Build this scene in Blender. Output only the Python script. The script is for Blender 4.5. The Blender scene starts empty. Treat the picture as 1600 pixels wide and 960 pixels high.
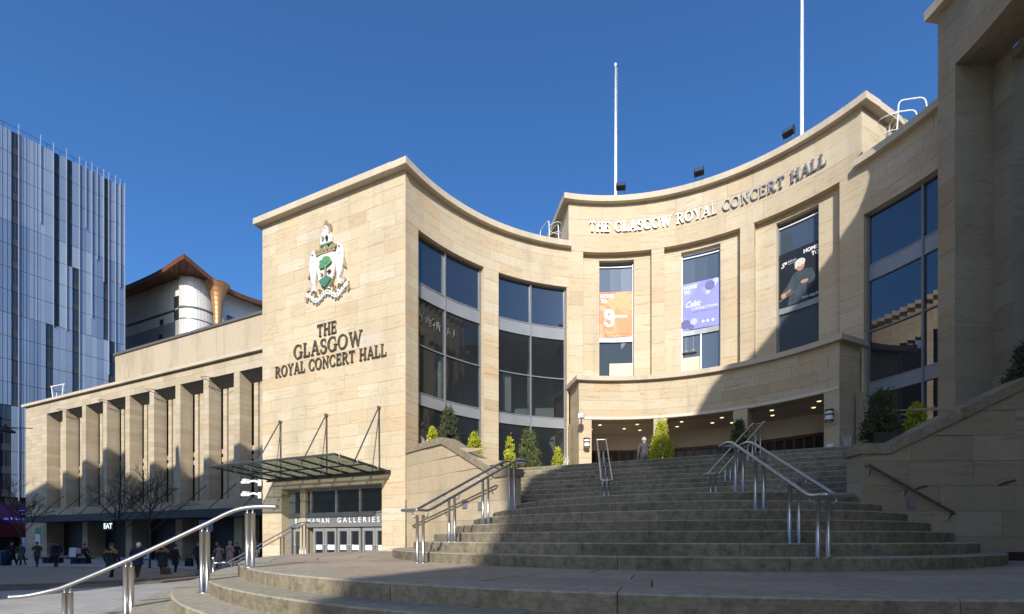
import bpy, bmesh, math, random
from math import sin, cos, pi, radians, sqrt, atan2, acos, ceil, hypot
random.seed(7)
rnd = random.random
C = bpy.context.scene.collection
S = bpy.context.scene
EYE = 1.98                       # eye height above the plaza

# ------------------------------------------------------------------ camera
CU, CV = 1.58, -12.84            # where the photographer stands (plan, metres; origin = centre of the concave front)
HEAD = radians(25.06)
camd = bpy.data.cameras.new('camera'); cam = bpy.data.objects.new('camera', camd); C.objects.link(cam)
cam.location = (CU, CV, EYE); cam.rotation_euler = (pi/2, 0, HEAD)
camd.sensor_width = 36; camd.lens = 755/1600*36; camd.shift_y = (842-480)/1600
camd.clip_start = .05; camd.clip_end = 3000
S.camera = cam
S.render.resolution_x = 1024; S.render.resolution_y = 614

# ------------------------------------------------------------------ sky, sun, exposure
SUN_EL = radians(29); SUN_U, SUN_V = .340, -.940     # plan direction towards the sun
w = bpy.data.worlds.new('World'); S.world = w; w.use_nodes = True
nt = w.node_tree; bg = nt.nodes['Background']
sky = nt.nodes.new('ShaderNodeTexSky'); sky.sky_type = 'NISHITA'; sky.sun_disc = False
sky.sun_elevation = SUN_EL; sky.sun_rotation = atan2(SUN_U, SUN_V)
sky.altitude = 0; sky.air_density = 1.0; sky.dust_density = 2.0; sky.ozone_density = 9.0
hs = nt.nodes.new('ShaderNodeHueSaturation'); hs.inputs['Saturation'].default_value = 1.07; hs.inputs['Value'].default_value = 1.0
nt.links.new(sky.outputs[0], hs.inputs['Color']); nt.links.new(hs.outputs[0], bg.inputs[0]); bg.inputs[1].default_value = .142
sd = bpy.data.lights.new('sun', 'SUN'); sd.energy = 3.9; sd.angle = radians(.5); sd.color = (1, .955, .89)
sun = bpy.data.objects.new('sun', sd); C.objects.link(sun)
ch = cos(SUN_EL); n_ = hypot(SUN_U, SUN_V)
from mathutils import Vector
sun.rotation_euler = Vector((SUN_U/n_*ch, SUN_V/n_*ch, sin(SUN_EL))).to_track_quat('Z', 'Y').to_euler()
S.view_settings.view_transform = 'Standard'; S.view_settings.look = 'None'
S.view_settings.exposure = .5; S.view_settings.gamma = 1
S.render.engine = 'CYCLES'

# ------------------------------------------------------------------ plan helpers
CA, SA = cos(HEAD), sin(HEAD)
def plan(X, Z):                  # metres right of / ahead of the eye -> plan
    return (CU + CA*X - SA*Z, CV + SA*X + CA*Z)
def screen_area(pts):
    q = []
    for (u, v, z) in pts:
        du, dv = u-CU, v-CV
        X = CA*du + SA*dv; Z = -SA*du + CA*dv
        if Z < .5: return 0
        q.append((800+755*X/Z, 842-755*(z-EYE)/Z))
    x0 = max(0, min(p[0] for p in q)); x1 = min(1600, max(p[0] for p in q))
    y0 = max(0, min(p[1] for p in q)); y1 = min(960, max(p[1] for p in q))
    return max(0, x1-x0)*max(0, y1-y0)

# ------------------------------------------------------------------ materials
def _new(name):
    m = bpy.data.materials.new(name); m.use_nodes = True
    return m, m.node_tree, m.node_tree.nodes['Principled BSDF']
def N(t, kind, **kw):
    n = t.nodes.new(kind)
    for k, v in kw.items():
        if hasattr(n, k): setattr(n, k, v)
        else: n.inputs[k].default_value = v
    return n
def ramp(t, fac, stops):
    r = t.nodes.new('ShaderNodeValToRGB'); e = r.color_ramp.elements
    while len(e) < len(stops): e.new(.5)
    for i, (p, c) in enumerate(stops): e[i].position = p; e[i].color = (*c, 1)
    t.links.new(fac, r.inputs[0]); return r.outputs[0]
def mix(t, fac, a, b, mode='MIX'):
    m = t.nodes.new('ShaderNodeMix'); m.data_type = 'RGBA'; m.blend_type = mode
    for s, x in ((m.inputs[0], fac), (m.inputs[6], a), (m.inputs[7], b)):
        if isinstance(x, (int, float)): s.default_value = x
        elif isinstance(x, tuple): s.default_value = (*x, 1)
        else: t.links.new(x, s)
    return m.outputs[2]
def noise(t, vec, scale, detail=4, rough=.6, distort=0):
    n = N(t, 'ShaderNodeTexNoise', Scale=scale, Detail=detail, Roughness=rough, Distortion=distort)
    if vec is not None: t.links.new(vec, n.inputs['Vector'])
    return n.outputs['Fac']
def mapped(t, src, scale):
    mp = N(t, 'ShaderNodeMapping'); mp.inputs['Scale'].default_value = scale
    t.links.new(src, mp.inputs['Vector']); return mp.outputs[0]
def bump(t, h, strength, dist, b):
    n = N(t, 'ShaderNodeBump', Strength=strength, Distance=dist)
    t.links.new(h, n.inputs['Height']); t.links.new(n.outputs[0], b.inputs['Normal'])
def simple(name, col, rough=.6, metal=0, var=.15, scale=3, bmp=0, spec=None):
    m, t, b = _new(name)
    g = N(t, 'ShaderNodeNewGeometry').outputs['Position']
    f = noise(t, g, scale)
    lo = tuple(max(0, c*(1-var)) for c in col); hi = tuple(min(1, c*(1+var)) for c in col)
    t.links.new(ramp(t, f, [(.3, lo), (.7, hi)]), b.inputs['Base Color'])
    b.inputs['Roughness'].default_value = rough; b.inputs['Metallic'].default_value = metal
    if spec is not None: b.inputs['Specular IOR Level'].default_value = spec
    if bmp: bump(t, noise(t, g, scale*8), bmp, .01, b)
    return m
def flat(name, col, rough=.6, emit=0):
    m, t, b = _new(name)
    b.inputs['Base Color'].default_value = (*col, 1); b.inputs['Roughness'].default_value = rough
    if emit:
        b.inputs['Emission Color'].default_value = (*col, 1); b.inputs['Emission Strength'].default_value = emit
    return m
def sandstone(name, tones, vein, dirt, dirtamt, streak=.55, rough=.85, mottle=0):
    """bedded stone: one tone per block ('tone' attribute), wavy bedding along the block, weather patches over all"""
    m, t, b = _new(name)
    at = N(t, 'ShaderNodeAttribute', attribute_name='tone').outputs['Fac']
    uv = N(t, 'ShaderNodeUVMap').outputs[0]
    pos = N(t, 'ShaderNodeNewGeometry').outputs['Position']
    base = ramp(t, at, tones)
    bed = noise(t, mapped(t, uv, (.55, 5.5, 1)), 1.6, 5, .62, 1.2)
    base = mix(t, ramp(t, bed, [(.55, (0, 0, 0)), (.72, (streak,)*3)]), base, vein)
    fine = noise(t, mapped(t, uv, (2, 9, 1)), 4, 3, .6)
    base = mix(t, .22, base, ramp(t, fine, [(.3, (.25, .2, .15)), (.7, (.75, .68, .58))]), 'OVERLAY')
    wx = noise(t, mapped(t, pos, (1, 1, .35)), .55, 5, .65)
    base = mix(t, ramp(t, wx, [(.5, (0, 0, 0)), (.75, (dirtamt,)*3)]), base, dirt)
    st = noise(t, mapped(t, pos, (2.6, 2.6, .16)), 1.0, 4, .6)
    base = mix(t, ramp(t, st, [(.56, (0, 0, 0)), (.8, (dirtamt*.9,)*3)]), base, dirt)
    if mottle:
        mo = noise(t, pos, 9, 6, .75)
        base = mix(t, mottle, base, ramp(t, mo, [(.3, (.18, .17, .14)), (.5, (.5, .5, .5)), (.72, (.82, .80, .74))]), 'OVERLAY')
    t.links.new(base, b.inputs['Base Color']); b.inputs['Roughness'].default_value = rough
    b.inputs['Specular IOR Level'].default_value = .25
    bump(t, bed, .25, .01, b)
    return m
M = {}
TONES = [(0, (.46, .37, .25)), (.15, (.545, .42, .265)), (.3, (.515, .43, .295)), (.6, (.55, .465, .325)), (.85, (.57, .50, .37)), (1, (.545, .50, .41))]
M['stone'] = sandstone('sandstone', TONES, (.39, .26, .14), (.34, .29, .21), .5, .85)
M['pale'] = sandstone('pale_stone', [(0, (.50, .43, .32)), (1, (.58, .51, .40))], (.42, .35, .25), (.30, .27, .21), .55, .3)
M['mortar'] = simple('mortar', (.5, .43, .32), .9)
M['gstone'] = sandstone('gallery_stone', [(0, (.43, .355, .24)), (.5, (.49, .41, .285)), (1, (.52, .445, .33))], (.38, .30, .20), (.27, .23, .17), .5, .45)
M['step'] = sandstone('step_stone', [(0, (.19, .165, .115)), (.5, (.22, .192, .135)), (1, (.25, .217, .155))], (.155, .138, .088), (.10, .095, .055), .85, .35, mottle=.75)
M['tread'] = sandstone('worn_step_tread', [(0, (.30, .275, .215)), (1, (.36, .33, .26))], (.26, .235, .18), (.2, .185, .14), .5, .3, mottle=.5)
M['stepdark'] = simple('step_core', (.05, .048, .04), .95)
M['pave'] = sandstone('paving_stone', [(0, (.31, .255, .19)), (1, (.41, .345, .265))], (.27, .225, .17), (.20, .17, .125), .55, .4, mottle=.35)
M['cope'] = sandstone('coping_stone', [(0, (.22, .185, .13)), (1, (.31, .265, .19))], (.16, .145, .10), (.10, .095, .068), .75, .4, mottle=.5)
M['dirty_shaded'] = sandstone('weathered_shaded_sandstone', [(0, (.30, .24, .165)), (.5, (.36, .30, .205)), (1, (.40, .34, .245))], (.23, .16, .09), (.22, .19, .14), .5, .8)  # weathered stone, its tones darkened further to paint shade into these walls
def plaza_mat():
    m, t, b = _new('plaza_granite')
    pos = N(t, 'ShaderNodeNewGeometry').outputs['Position']
    br = N(t, 'ShaderNodeTexBrick', Scale=1.0); br.offset = .5
    br.inputs['Brick Width'].default_value = .9; br.inputs['Row Height'].default_value = .45; br.inputs['Mortar Size'].default_value = .008
    br.inputs['Color1'].default_value = (.34, .325, .30, 1); br.inputs['Color2'].default_value = (.41, .39, .355, 1); br.inputs['Mortar'].default_value = (.2, .19, .17, 1)
    t.links.new(mapped(t, pos, (1, 1, 1)), br.inputs['Vector'])
    d = noise(t, pos, .35, 5, .65)
    col = mix(t, ramp(t, d, [(.45, (0,)*3), (.75, (.5,)*3)]), br.outputs['Color'], (.22, .21, .19))
    t.links.new(col, b.inputs['Base Color']); b.inputs['Roughness'].default_value = .8
    bump(t, noise(t, pos, 25), .2, .01, b)
    return m
M['plaza'] = plaza_mat()
def brushed(name, col, rough):
    m, t, b = _new(name)
    pos = N(t, 'ShaderNodeNewGeometry').outputs['Position']
    f = noise(t, pos, 1.7, 3)
    t.links.new(ramp(t, f, [(.3, tuple(c*.88 for c in col)), (.7, col)]), b.inputs['Base Color'])
    b.inputs['Metallic'].default_value = 1
    t.links.new(ramp(t, f, [(.2, (rough*.8,)*3), (.8, (rough*1.3,)*3)]), b.inputs['Roughness'])
    return m
M['steel'] = brushed('brushed_steel', (.60, .59, .57), .34)
M['dullsteel'] = brushed('dull_steel', (.30, .28, .25), .4)
M['frame'] = simple('grey_aluminium', (.22, .23, .24), .45, .3, .08)
M['spandrel'] = simple('spandrel_panel', (.30, .31, .32), .4, .3, .1, 1)
M['white'] = simple('white_paint', (.8, .8, .78), .5, 0, .05)
M['dark'] = simple('dark_metal', (.035, .035, .037), .5, .4)
M['black'] = simple('black_plastic', (.015, .015, .016), .5)
M['interior'] = simple('dim_interior', (.06, .055, .05), .9)
M['lead'] = simple('lead_capping', (.10, .095, .085), .7, 0, .2)
M['bronze'] = simple('bronze_lettering', (.20, .175, .13), .38, .75, .2, 6)
M['steelletter'] = brushed('steel_lettering', (.62, .59, .53), .42)
def glass(name, col, ior=1.9, rough=.015, alpha=0.0):
    m, t, b = _new(name)
    pos = N(t, 'ShaderNodeNewGeometry').outputs['Position']
    b.inputs['Base Color'].default_value = (*col, 1); b.inputs['Roughness'].default_value = rough
    b.inputs['IOR'].default_value = ior
    bump(t, noise(t, pos, .8, 2), .035, .05, b)
    if alpha:
        tr = N(t, 'ShaderNodeBsdfTransparent'); tr.inputs[0].default_value = (.75, .82, .80, 1)
        mx = N(t, 'ShaderNodeMixShader'); mx.inputs[0].default_value = 1-alpha
        t.links.new(tr.outputs[0], mx.inputs[1]); t.links.new(b.outputs[0], mx.inputs[2])
        t.links.new(mx.outputs[0], t.nodes['Material Output'].inputs[0])
    return m
M['glass'] = glass('dark_glass', (.018, .022, .028), 2.3)
M['glasslow'] = glass('dark_glass_see_through', (.03, .035, .04), 1.8, .015, .55)
M['shopglass'] = glass('shop_glass', (.02, .02, .022), 1.5, .03, .5)
M['greyglass'] = glass('grey_window_glass', (.055, .075, .10), 1.8)
M['canopy'] = glass('canopy_glass', (.20, .25, .22), 1.5, .15, .6)

# ------------------------------------------------------------------ mesh builder
class MB:
    def __init__(s): s.v = []; s.f = []; s.m = []; s.uv = []; s.t = []
    def face(s, pts, m=0, uv=None, tone=.5):
        i = len(s.v); s.v += [tuple(p) for p in pts]; s.f.append(tuple(range(i, i+len(pts))))
        s.m.append(m); s.t.append(tone); s.uv.append(uv or [(p[0]+p[1]*.7, p[2]) for p in pts])
    def box(s, x0, y0, z0, x1, y1, z1, m=0, tone=.5):
        a = [(x0,y0),(x1,y0),(x1,y1),(x0,y1)]
        s.prism(a, z0, z1, m, tone)
    def prism(s, poly, z0, z1, m=0, tone=.5, top=True, bottom=True):
        n = len(poly)
        if sum(poly[i][0]*poly[(i+1)%n][1]-poly[(i+1)%n][0]*poly[i][1] for i in range(n)) < 0: poly = poly[::-1]
        zz = z1 if callable(z1) else (lambda x, y: z1)
        for i in range(n):
            (a, b), (c, d) = poly[i], poly[(i+1) % n]
            L = hypot(c-a, d-b)
            s.face([(a,b,z0),(c,d,z0),(c,d,zz(c,d)),(a,b,zz(a,b))], m, [(0,z0),(L,z0),(L,zz(c,d)),(0,zz(a,b))], tone)
        if top: s.face([(a,b,zz(a,b)) for a,b in poly], m, [(a,b) for a,b in poly], tone)
        if bottom: s.face([(a,b,z0) for a,b in poly[::-1]], m, [(a,b) for a,b in poly[::-1]], tone)
    def pbox(s, P, s0, s1, z0, z1, n0, n1, m=0, seg=1, tone=.5, du=0, dv=0, back=False, z1b=None, z0b=None):
        """box in wall coordinates: along s, up z, outwards n; z1b, z0b = top and bottom height at s1"""
        ze = z1 if z1b is None else z1b
        z0e = z0 if z0b is None else z0b
        ss = [s0+(s1-s0)*i/seg for i in range(seg+1)]
        tz = [z1+(ze-z1)*i/seg for i in range(seg+1)]
        bz = [z0+(z0e-z0)*i/seg for i in range(seg+1)]
        for i in range(seg):
            a, b, za, zb, ya, yb = ss[i], ss[i+1], tz[i], tz[i+1], bz[i], bz[i+1]
            u = [(a+du, ya+dv), (b+du, yb+dv), (b+du, zb+dv), (a+du, za+dv)]
            e = [(a+du,dv),(b+du,dv),(b+du,dv+abs(n1-n0)),(a+du,dv+abs(n1-n0))]
            s.face([P(a,ya,n1), P(b,yb,n1), P(b,zb,n1), P(a,za,n1)], m, u, tone)
            s.face([P(a,za,n1), P(b,zb,n1), P(b,zb,n0), P(a,za,n0)], m, e, tone)
            s.face([P(a,ya,n0), P(b,yb,n0), P(b,yb,n1), P(a,ya,n1)], m, e, tone)
            if back: s.face([P(b,yb,n0), P(a,ya,n0), P(a,za,n0), P(b,zb,n0)], m, u, tone)
        s.face([P(s0,z0,n0), P(s0,z0,n1), P(s0,z1,n1), P(s0,z1,n0)], m, [(du,z0+dv),(du+.3,z0+dv),(du+.3,z1+dv),(du,z1+dv)], tone)
        s.face([P(s1,z0e,n1), P(s1,z0e,n0), P(s1,ze,n0), P(s1,ze,n1)], m, [(du,z0+dv),(du+.3,z0+dv),(du+.3,ze+dv),(du,ze+dv)], tone)
    def stone(s, P, s0, s1, z0, z1, dep, seg, tone, du, dv, c=.016):
        """a step stone: riser, worn rounded nosing and tread"""
        f = .004*rnd(); z1 -= .001*rnd()
        for i in range(seg):
            a, b = s0+(s1-s0)*i/seg, s0+(s1-s0)*(i+1)/seg
            u = [(a+du, z0+dv), (b+du, z0+dv), (b+du, z1+dv), (a+du, z1+dv)]
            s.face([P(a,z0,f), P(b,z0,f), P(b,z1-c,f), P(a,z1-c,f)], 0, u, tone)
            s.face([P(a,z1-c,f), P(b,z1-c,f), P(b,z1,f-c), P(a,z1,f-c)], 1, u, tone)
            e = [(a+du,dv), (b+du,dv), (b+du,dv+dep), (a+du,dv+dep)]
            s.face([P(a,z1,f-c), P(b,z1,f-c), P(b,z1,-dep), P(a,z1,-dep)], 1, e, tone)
        for x in (s0, s1):
            s.face([P(x,z0,f), P(x,z1-c,f), P(x,z1,f-c), P(x,z1,-dep), P(x,z0,-dep)], 0, None, tone)
    def tube(s, pts, r, n=8, m=0, cap=True, r2=None):
        pts = [Vector(p) for p in pts]; k = len(pts); rings = []
        for i, p in enumerate(pts):
            d = (pts[min(i+1, k-1)]-pts[max(i-1, 0)])
            d = d.normalized() if d.length > 1e-9 else Vector((0,0,1))
            a = d.cross(Vector((0,0,1)))
            if a.length < 1e-3: a = d.cross(Vector((1,0,0)))
            a.normalize(); b = d.cross(a); q = r if r2 is None else r+(r2-r)*i/max(1, k-1)
            rings.append([p+a*cos(2*pi*j/n)*q-b*sin(2*pi*j/n)*q for j in range(n)])
        for i in range(k-1):
            for j in range(n):
                e = (j+1) % n
                s.face([rings[i][j], rings[i+1][j], rings[i+1][e], rings[i][e]][::-1], m)
        if cap: s.face(rings[0], m); s.face(rings[-1][::-1], m)
    def lathe(s, prof, c, n=12, m=0, sx=1, sy=1):
        for (r0, z0), (r1, z1) in zip(prof, prof[1:]):
            for j in range(n):
                a, b = 2*pi*j/n, 2*pi*(j+1)/n
                q = [(c[0]+r0*sx*cos(a), c[1]+r0*sy*sin(a), c[2]+z0), (c[0]+r0*sx*cos(b), c[1]+r0*sy*sin(b), c[2]+z0),
                     (c[0]+r1*sx*cos(b), c[1]+r1*sy*sin(b), c[2]+z1), (c[0]+r1*sx*cos(a), c[1]+r1*sy*sin(a), c[2]+z1)]
                if r0 < 1e-6: q = q[1:]
                elif r1 < 1e-6: q = q[:3]
                s.face(q, m)
    def mesh(s, name, mats, smooth=False, merge=False):
        me = bpy.data.meshes.new(name); me.from_pydata(s.v, [], s.f)
        for x in mats: me.materials.append(M[x] if isinstance(x, str) else x)
        if len(mats) > 1: me.polygons.foreach_set('material_index', s.m)
        uv = me.uv_layers.new(name='UVMap'); flatuv = [c for f in s.uv for p in f for c in p]
        uv.data.foreach_set('uv', flatuv)
        at = me.attributes.new('tone', 'FLOAT', 'FACE'); at.data.foreach_set('value', s.t)
        if merge:
            bm = bmesh.new(); bm.from_mesh(me); bmesh.ops.remove_doubles(bm, verts=bm.verts, dist=1e-4); bm.to_mesh(me); bm.free()
        if smooth: me.polygons.foreach_set('use_smooth', [True]*len(me.polygons))
        return me
    def build(s, name, mats, parent=None, smooth=False, loc=None, kind=None, merge=False):
        if isinstance(mats, str) or not isinstance(mats, (list, tuple)): mats = [mats]
        o = bpy.data.objects.new(name, s.mesh(name, mats, smooth, merge or smooth)); C.objects.link(o)
        if parent: o.parent = parent
        if loc: o.location = loc
        if kind: o['kind'] = kind
        return o
def thing(name, label, cat, loc=(0,0,0), rz=0, group=None):
    o = bpy.data.objects.new(name, None); C.objects.link(o); o.location = loc; o.rotation_euler = (0,0,rz)
    o.empty_display_size = .3; o['label'] = label; o['category'] = cat
    if group: o['group'] = group
    return o
def tag(o, label, cat, group=None):
    o['label'] = label; o['category'] = cat
    if group: o['group'] = group
    return o
def dup(o, parent=None, label=None):
    c = o.copy(); C.objects.link(c)
    if parent: c.parent = parent
    if label: c['label'] = label
    for k in list(o.children): dup(k, c)
    return c

# wall coordinate systems: P(s, z, n) with z above the plaza
def curve(R, cu=0, cv=0):        # facing the centre of the concave front; s = R * bearing (rad) from +v towards +u
    return lambda s, z, n: (cu+(R-n)*sin(s/R), cv+(R-n)*cos(s/R), z)
def ring(R, cu, cv):             # facing outwards; s = R * bearing from -v towards +u
    return lambda s, z, n: (cu+(R+n)*sin(s/R), cv-(R+n)*cos(s/R), z)
def straight(a, b):              # s from a towards b, facing the right-hand side of travel
    L = hypot(b[0]-a[0], b[1]-a[1]); du, dv = (b[0]-a[0])/L, (b[1]-a[1])/L
    return (lambda s, z, n: (a[0]+du*s+dv*n, a[1]+dv*s-du*n, z)), L
def segs(L, q=.45): return max(1, ceil(abs(L)/q))
def cells(s0, s1, z0, z1, holes):
    xs = sorted({s0, s1, *[x for h in holes for x in h[:2] if s0 < x < s1]})
    zs = sorted({z0, z1, *[x for h in holes for x in h[2:4] if z0 < x < z1]})
    for a, b in zip(xs, xs[1:]):
        for c, d in zip(zs, zs[1:]):
            mx, mz = (a+b)/2, (c+d)/2
            if not any(h[0] < mx < h[1] and h[2] < mz < h[3] for h in holes): yield a, b, c, d
def backing(mb, P, s0, s1, z0, z1, holes, n=-.02, m=0, q=.45):
    for a, b, c, d in cells(s0, s1, z0, z1, holes):
        k = segs(b-a, q)
        for i in range(k):
            x, y = a+(b-a)*i/k, a+(b-a)*(i+1)/k
            mb.face([P(x,c,n), P(y,c,n), P(y,d,n), P(x,d,n)], m, [(x,c),(y,c),(y,d),(x,d)], rnd()*.3+.4)
def reveal(mb, P, h, depth, m=0, bottom=True, n=0, q=.45):
    a, b, c, d = h; k = segs(b-a, q)
    for i in range(k):
        x, y = a+(b-a)*i/k, a+(b-a)*(i+1)/k
        mb.face([P(y,d,n), P(x,d,n), P(x,d,n-depth), P(y,d,n-depth)][::-1], m, [(x,0),(y,0),(y,depth),(x,depth)], .45)
        if bottom: mb.face([P(x,c,n), P(y,c,n), P(y,c,n-depth), P(x,c,n-depth)], m, [(x,0),(y,0),(y,depth),(x,depth)], .6)
    kz = max(1, round((d-c)/.45))
    for i in range(kz):
        lo, hi = c+(d-c)*i/kz, c+(d-c)*(i+1)/kz
        for x, fl in ((a, 0), (b, 1)):
            q4 = [P(x,lo,n-depth), P(x,lo,n), P(x,hi,n), P(x,hi,n-depth)]
            if fl: q4 = q4[::-1]
            o = rnd()*9
            mb.face(q4, m, [(o,lo),(o+depth,lo),(o+depth,hi),(o,hi)], .3+.5*rnd())
def ashlar(P, s0, s1, z0, z1, holes=(), course=.44, lo=.7, hi=1.6, top=None):
    """stone blocks in courses, broken at the openings"""
    out = []
    zs = sorted({z0, z1, *[x for h in holes for x in h[2:4] if z0 < x < z1]})
    levels = []
    for a, b in zip(zs, zs[1:]):
        k = max(1, round((b-a)/course)); levels += [(a+(b-a)*i/k, a+(b-a)*(i+1)/k) for i in range(k)]
    for a, b in levels:
        mid = (a+b)/2; cur = [(s0, s1)]
        for h in holes:
            if h[2] < mid < h[3]:
                nxt = []
                for x, y in cur:
                    if h[1] <= x or h[0] >= y: nxt.append((x, y)); continue
                    if h[0] > x: nxt.append((x, h[0]))
                    if h[1] < y: nxt.append((h[1], y))
                cur = nxt
        for x, y in cur:
            if y-x < .03: continue
            p = x; first = True
            while p < y-1e-6:
                L = lo+(hi-lo)*rnd()
                if first: L *= .45+.55*rnd(); first = False
                e = p+L
                if y-e < lo*.55: e = y
                if top:
                    ta, tb = top(p), top(e)
                    if max(ta, tb) > a+.04: out.append((P, p, e, a, min(b, max(a+.01, ta)), min(b, max(a+.01, tb))))
                else: out.append((P, p, e, a, b, b))
                p = e
    return out
def block_mb(mb, blk, curved, m=0, gap=.003, depth=.03):
    P, a, b, c, d, e = blk
    j = rnd()*.005; t = random.betavariate(3, 3) if rnd() > .07 else rnd()
    mb.pbox(P, a+gap, b-gap, c+gap, d-gap, -depth, j, m, segs(b-a, .55) if curved else 1, t, rnd()*60, rnd()*60, z1b=e-gap)
def lay_blocks(jobs, owner, limit=300, mat='stone', name='stone_block', stuffname='stone_facing'):
    """the blocks that show largest become parts of their wall, the rest one joined facing"""
    ranked = sorted(jobs, key=lambda j: -screen_area([j[0][0](s, z, 0) for s in j[0][1:3] for z in j[0][3:5]]))
    rest = MB()
    for i, (blk, par, curved) in enumerate(ranked):
        if i < limit:
            mb = MB(); block_mb(mb, blk, curved); mb.build(name, par.data.materials[0], par)
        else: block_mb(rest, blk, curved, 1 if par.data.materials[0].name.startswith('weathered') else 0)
    if rest.f: rest.build(stuffname, [mat, 'dirty_shaded'], owner, kind='stuff')
# ================================================================== CONCERT HALL
D = lambda deg, R: radians(deg)*R
E = EYE
hall = thing('concert_hall', 'pale sandstone concert hall with a concave front, tower and columned porch above the steps', 'concert hall')
jobs = []
RW = 8.6                                    # radius of the concave front
ZC = E+12.46                                # underside of the wing cornice
ZM = E+14.45                                # underside of the raised centre's cornice
FLOOR = E+2.515                             # terrace at the top of the steps

def wall(name, P, s0, s1, z0, z1, holes=(), depth=.3, curved=True, course=.44, bottom=False, lo=.7, hi=1.6, mat='stone'):
    mb = MB(); backing(mb, P, s0, s1, z0, z1, holes)
    for h in holes:
        if len(h) < 5 or h[4]: reveal(mb, P, h, depth, bottom=bottom)
    o = mb.build(name, mat, hall)
    for b in ashlar(P, s0, s1, z0, z1, holes, course, lo, hi): jobs.append((b, o, curved))
    return o
def cornice(P, s0, s1, z, h, over, back, parent=hall, name='cornice', drop=0, q=.35):
    mb = MB(); mb.pbox(P, s0, s1, z-drop, z+h-drop, -back, over, 0, segs(s1-s0, q), .6, back=True)
    return mb.build(name, 'pale', parent)

# --- entrance tower
TW, _ = straight((-15.62, .42), (-8.60, .42))
door_hole = (1.09, 6.02, 0, E+1.93)
tower_wall = wall('tower_wall', TW, 0, 7.02, 0, ZC, [door_hole], .4, False)
TS, TSL = straight((-15.62, 15), (-15.62, .42))
mb = MB(); backing(mb, TS, 0, TSL, 0, ZC, [], -.0, q=3); mb.build('side_wall', 'gstone', hall)
mb = MB(); mb.box(-15.84, .16, ZC, -9.0, .8, ZC+.23); mb.build('cornice', 'pale', hall)
mb = MB(); mb.box(-15.84, .803, ZC, -15.3, 15, ZC+.23); mb.build('cornice', 'pale', hall)
mb = MB(); mb.box(-15.6, .45, ZC-.02, -9.3, 14.9, ZC+.18); mb.build('roof', 'lead', hall)

# --- curved wings
PW = curve(RW)
wz0, wz1 = FLOOR, E+10.8
wing_holes = [(D(-82.9, RW), D(-61.7, RW), wz0, wz1), (D(-57, RW), D(-36.2, RW), wz0, wz1)]
wall('wing_wall', PW, D(-87.25, RW), D(-35.5, RW), E+1.3, ZC, wing_holes, .36)
cornice(PW, D(-88.9, RW), D(-35.2, RW), ZC, .23, .22, .5, drop=.004)
rw_hole = (D(38.75, RW), D(60.2, RW), wz0, wz1)
wall('wing_wall', PW, D(38.2, RW), D(62, RW), E+1.3, ZC, [rw_hole], .36)
cornice(PW, D(37.6, RW), D(62, RW), ZC, .23, .22, .5)
def ring_roof(a0, a1, r0, r1, z, name='roof', mat='lead', th=.12):
    n = max(2, int(abs(a1-a0)/5)); mb = MB()
    P = curve(r0); mb.pbox(P, D(a0, r0), D(a1, r0), z-th, z, -(r1-r0), 0, 0, n, back=True)
    return mb.build(name, mat, hall)
ring_roof(-87, -35, RW+.3, 13.5, ZC+.1); ring_roof(38.4, 62, RW+.3, 13.5, ZC+.1)

# --- raised centre with three tall bays
bays = [(-31.3, -11.9), (-8.4, 11.1), (14.5, 33.7)]
wins = [(-26.3, -16.6), (-3.9, 6.0), (19.3, 28.6)]
ZB, ZBT, ZWT = E+6.6, E+12.38, E+12.16
wall('centre_wall', PW, D(-35.6, RW), D(38.3, RW), E+6.3, ZM, [(D(a, RW), D(b, RW), ZB, ZBT) for a, b in bays], .25, course=.6, lo=.9, hi=1.9)
RP = 8.85; PP = curve(RP)
for (a, b), (c, d) in zip(bays, wins):
    wall('bay_panel', PP, D(a, RP), D(b, RP), ZB, ZBT, [(D(c, RP), D(d, RP), ZB, ZWT)], .3, course=.82, lo=2.5, hi=3)
cornice(PW, D(-37.3, RW), D(40.0, RW), ZM, .24, .23, .6)
for ang, sgn in ((-35.6, 1), (38.3, -1)):
    a = (RW*sin(radians(ang)), RW*cos(radians(ang))); b = (13.6*sin(radians(ang)), 13.6*cos(radians(ang)))
    PS, L = straight(b, a) if sgn == 1 else straight(a, b)
    mb = MB(); backing(mb, PS, 0, L, ZC+.1, ZM, []); o = mb.build('return_wall', 'stone', hall)
    for blk in ashlar(PS, 0, L, ZC+.1, ZM, (), .6, .9, 1.9): jobs.append((blk, o, False))
    mb = MB(); mb.pbox(PS, .02 if sgn == 1 else -.225, L+.225 if sgn == 1 else L, ZM-.003, ZM+.234, -.5, .26, 0, 1, .5, back=True); mb.build('cornice', 'pale', hall)
ring_roof(-35.4, 38.1, RW+.5, 13.6, ZM+.2)

# --- porch
RQ = 7.4; PQ = curve(RQ)
ops = [(-31.0, -11.75), (-7.85, 11.0), (14.9, 34.3)]
ZO = E+4.84
qh = [(D(a, RQ), D(b, RQ), FLOOR, ZO) for a, b in ops]
wall('porch_wall', PQ, D(-35.1, RQ), D(38.0, RQ), FLOOR-.02, E+6.4, qh, .75, course=.42, lo=.6, hi=1.7)
for ang, sgn in ((-35.1, 1), (38.0, -1)):
    a = (RQ*sin(radians(ang)), RQ*cos(radians(ang))); b = (RW*sin(radians(ang)), RW*cos(radians(ang)))
    PS, L = straight(b, a) if sgn == 1 else straight(a, b)
    mb = MB(); backing(mb, PS, 0, L, FLOOR-.02, E+6.4, []); o = mb.build('porch_return', 'stone', hall)
    for blk in ashlar(PS, 0, L, FLOOR-.02, E+6.4, (), .42, .8, 1.7): jobs.append((blk, o, False))
cornice(PQ, D(-36.3, RQ), D(39.3, RQ), E+6.4, .18, .17, 1.3, name='porch_ledge')
mb = MB()                                   # ceiling, bulkhead and back screen of the porch
P10 = curve(10.2)
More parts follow.
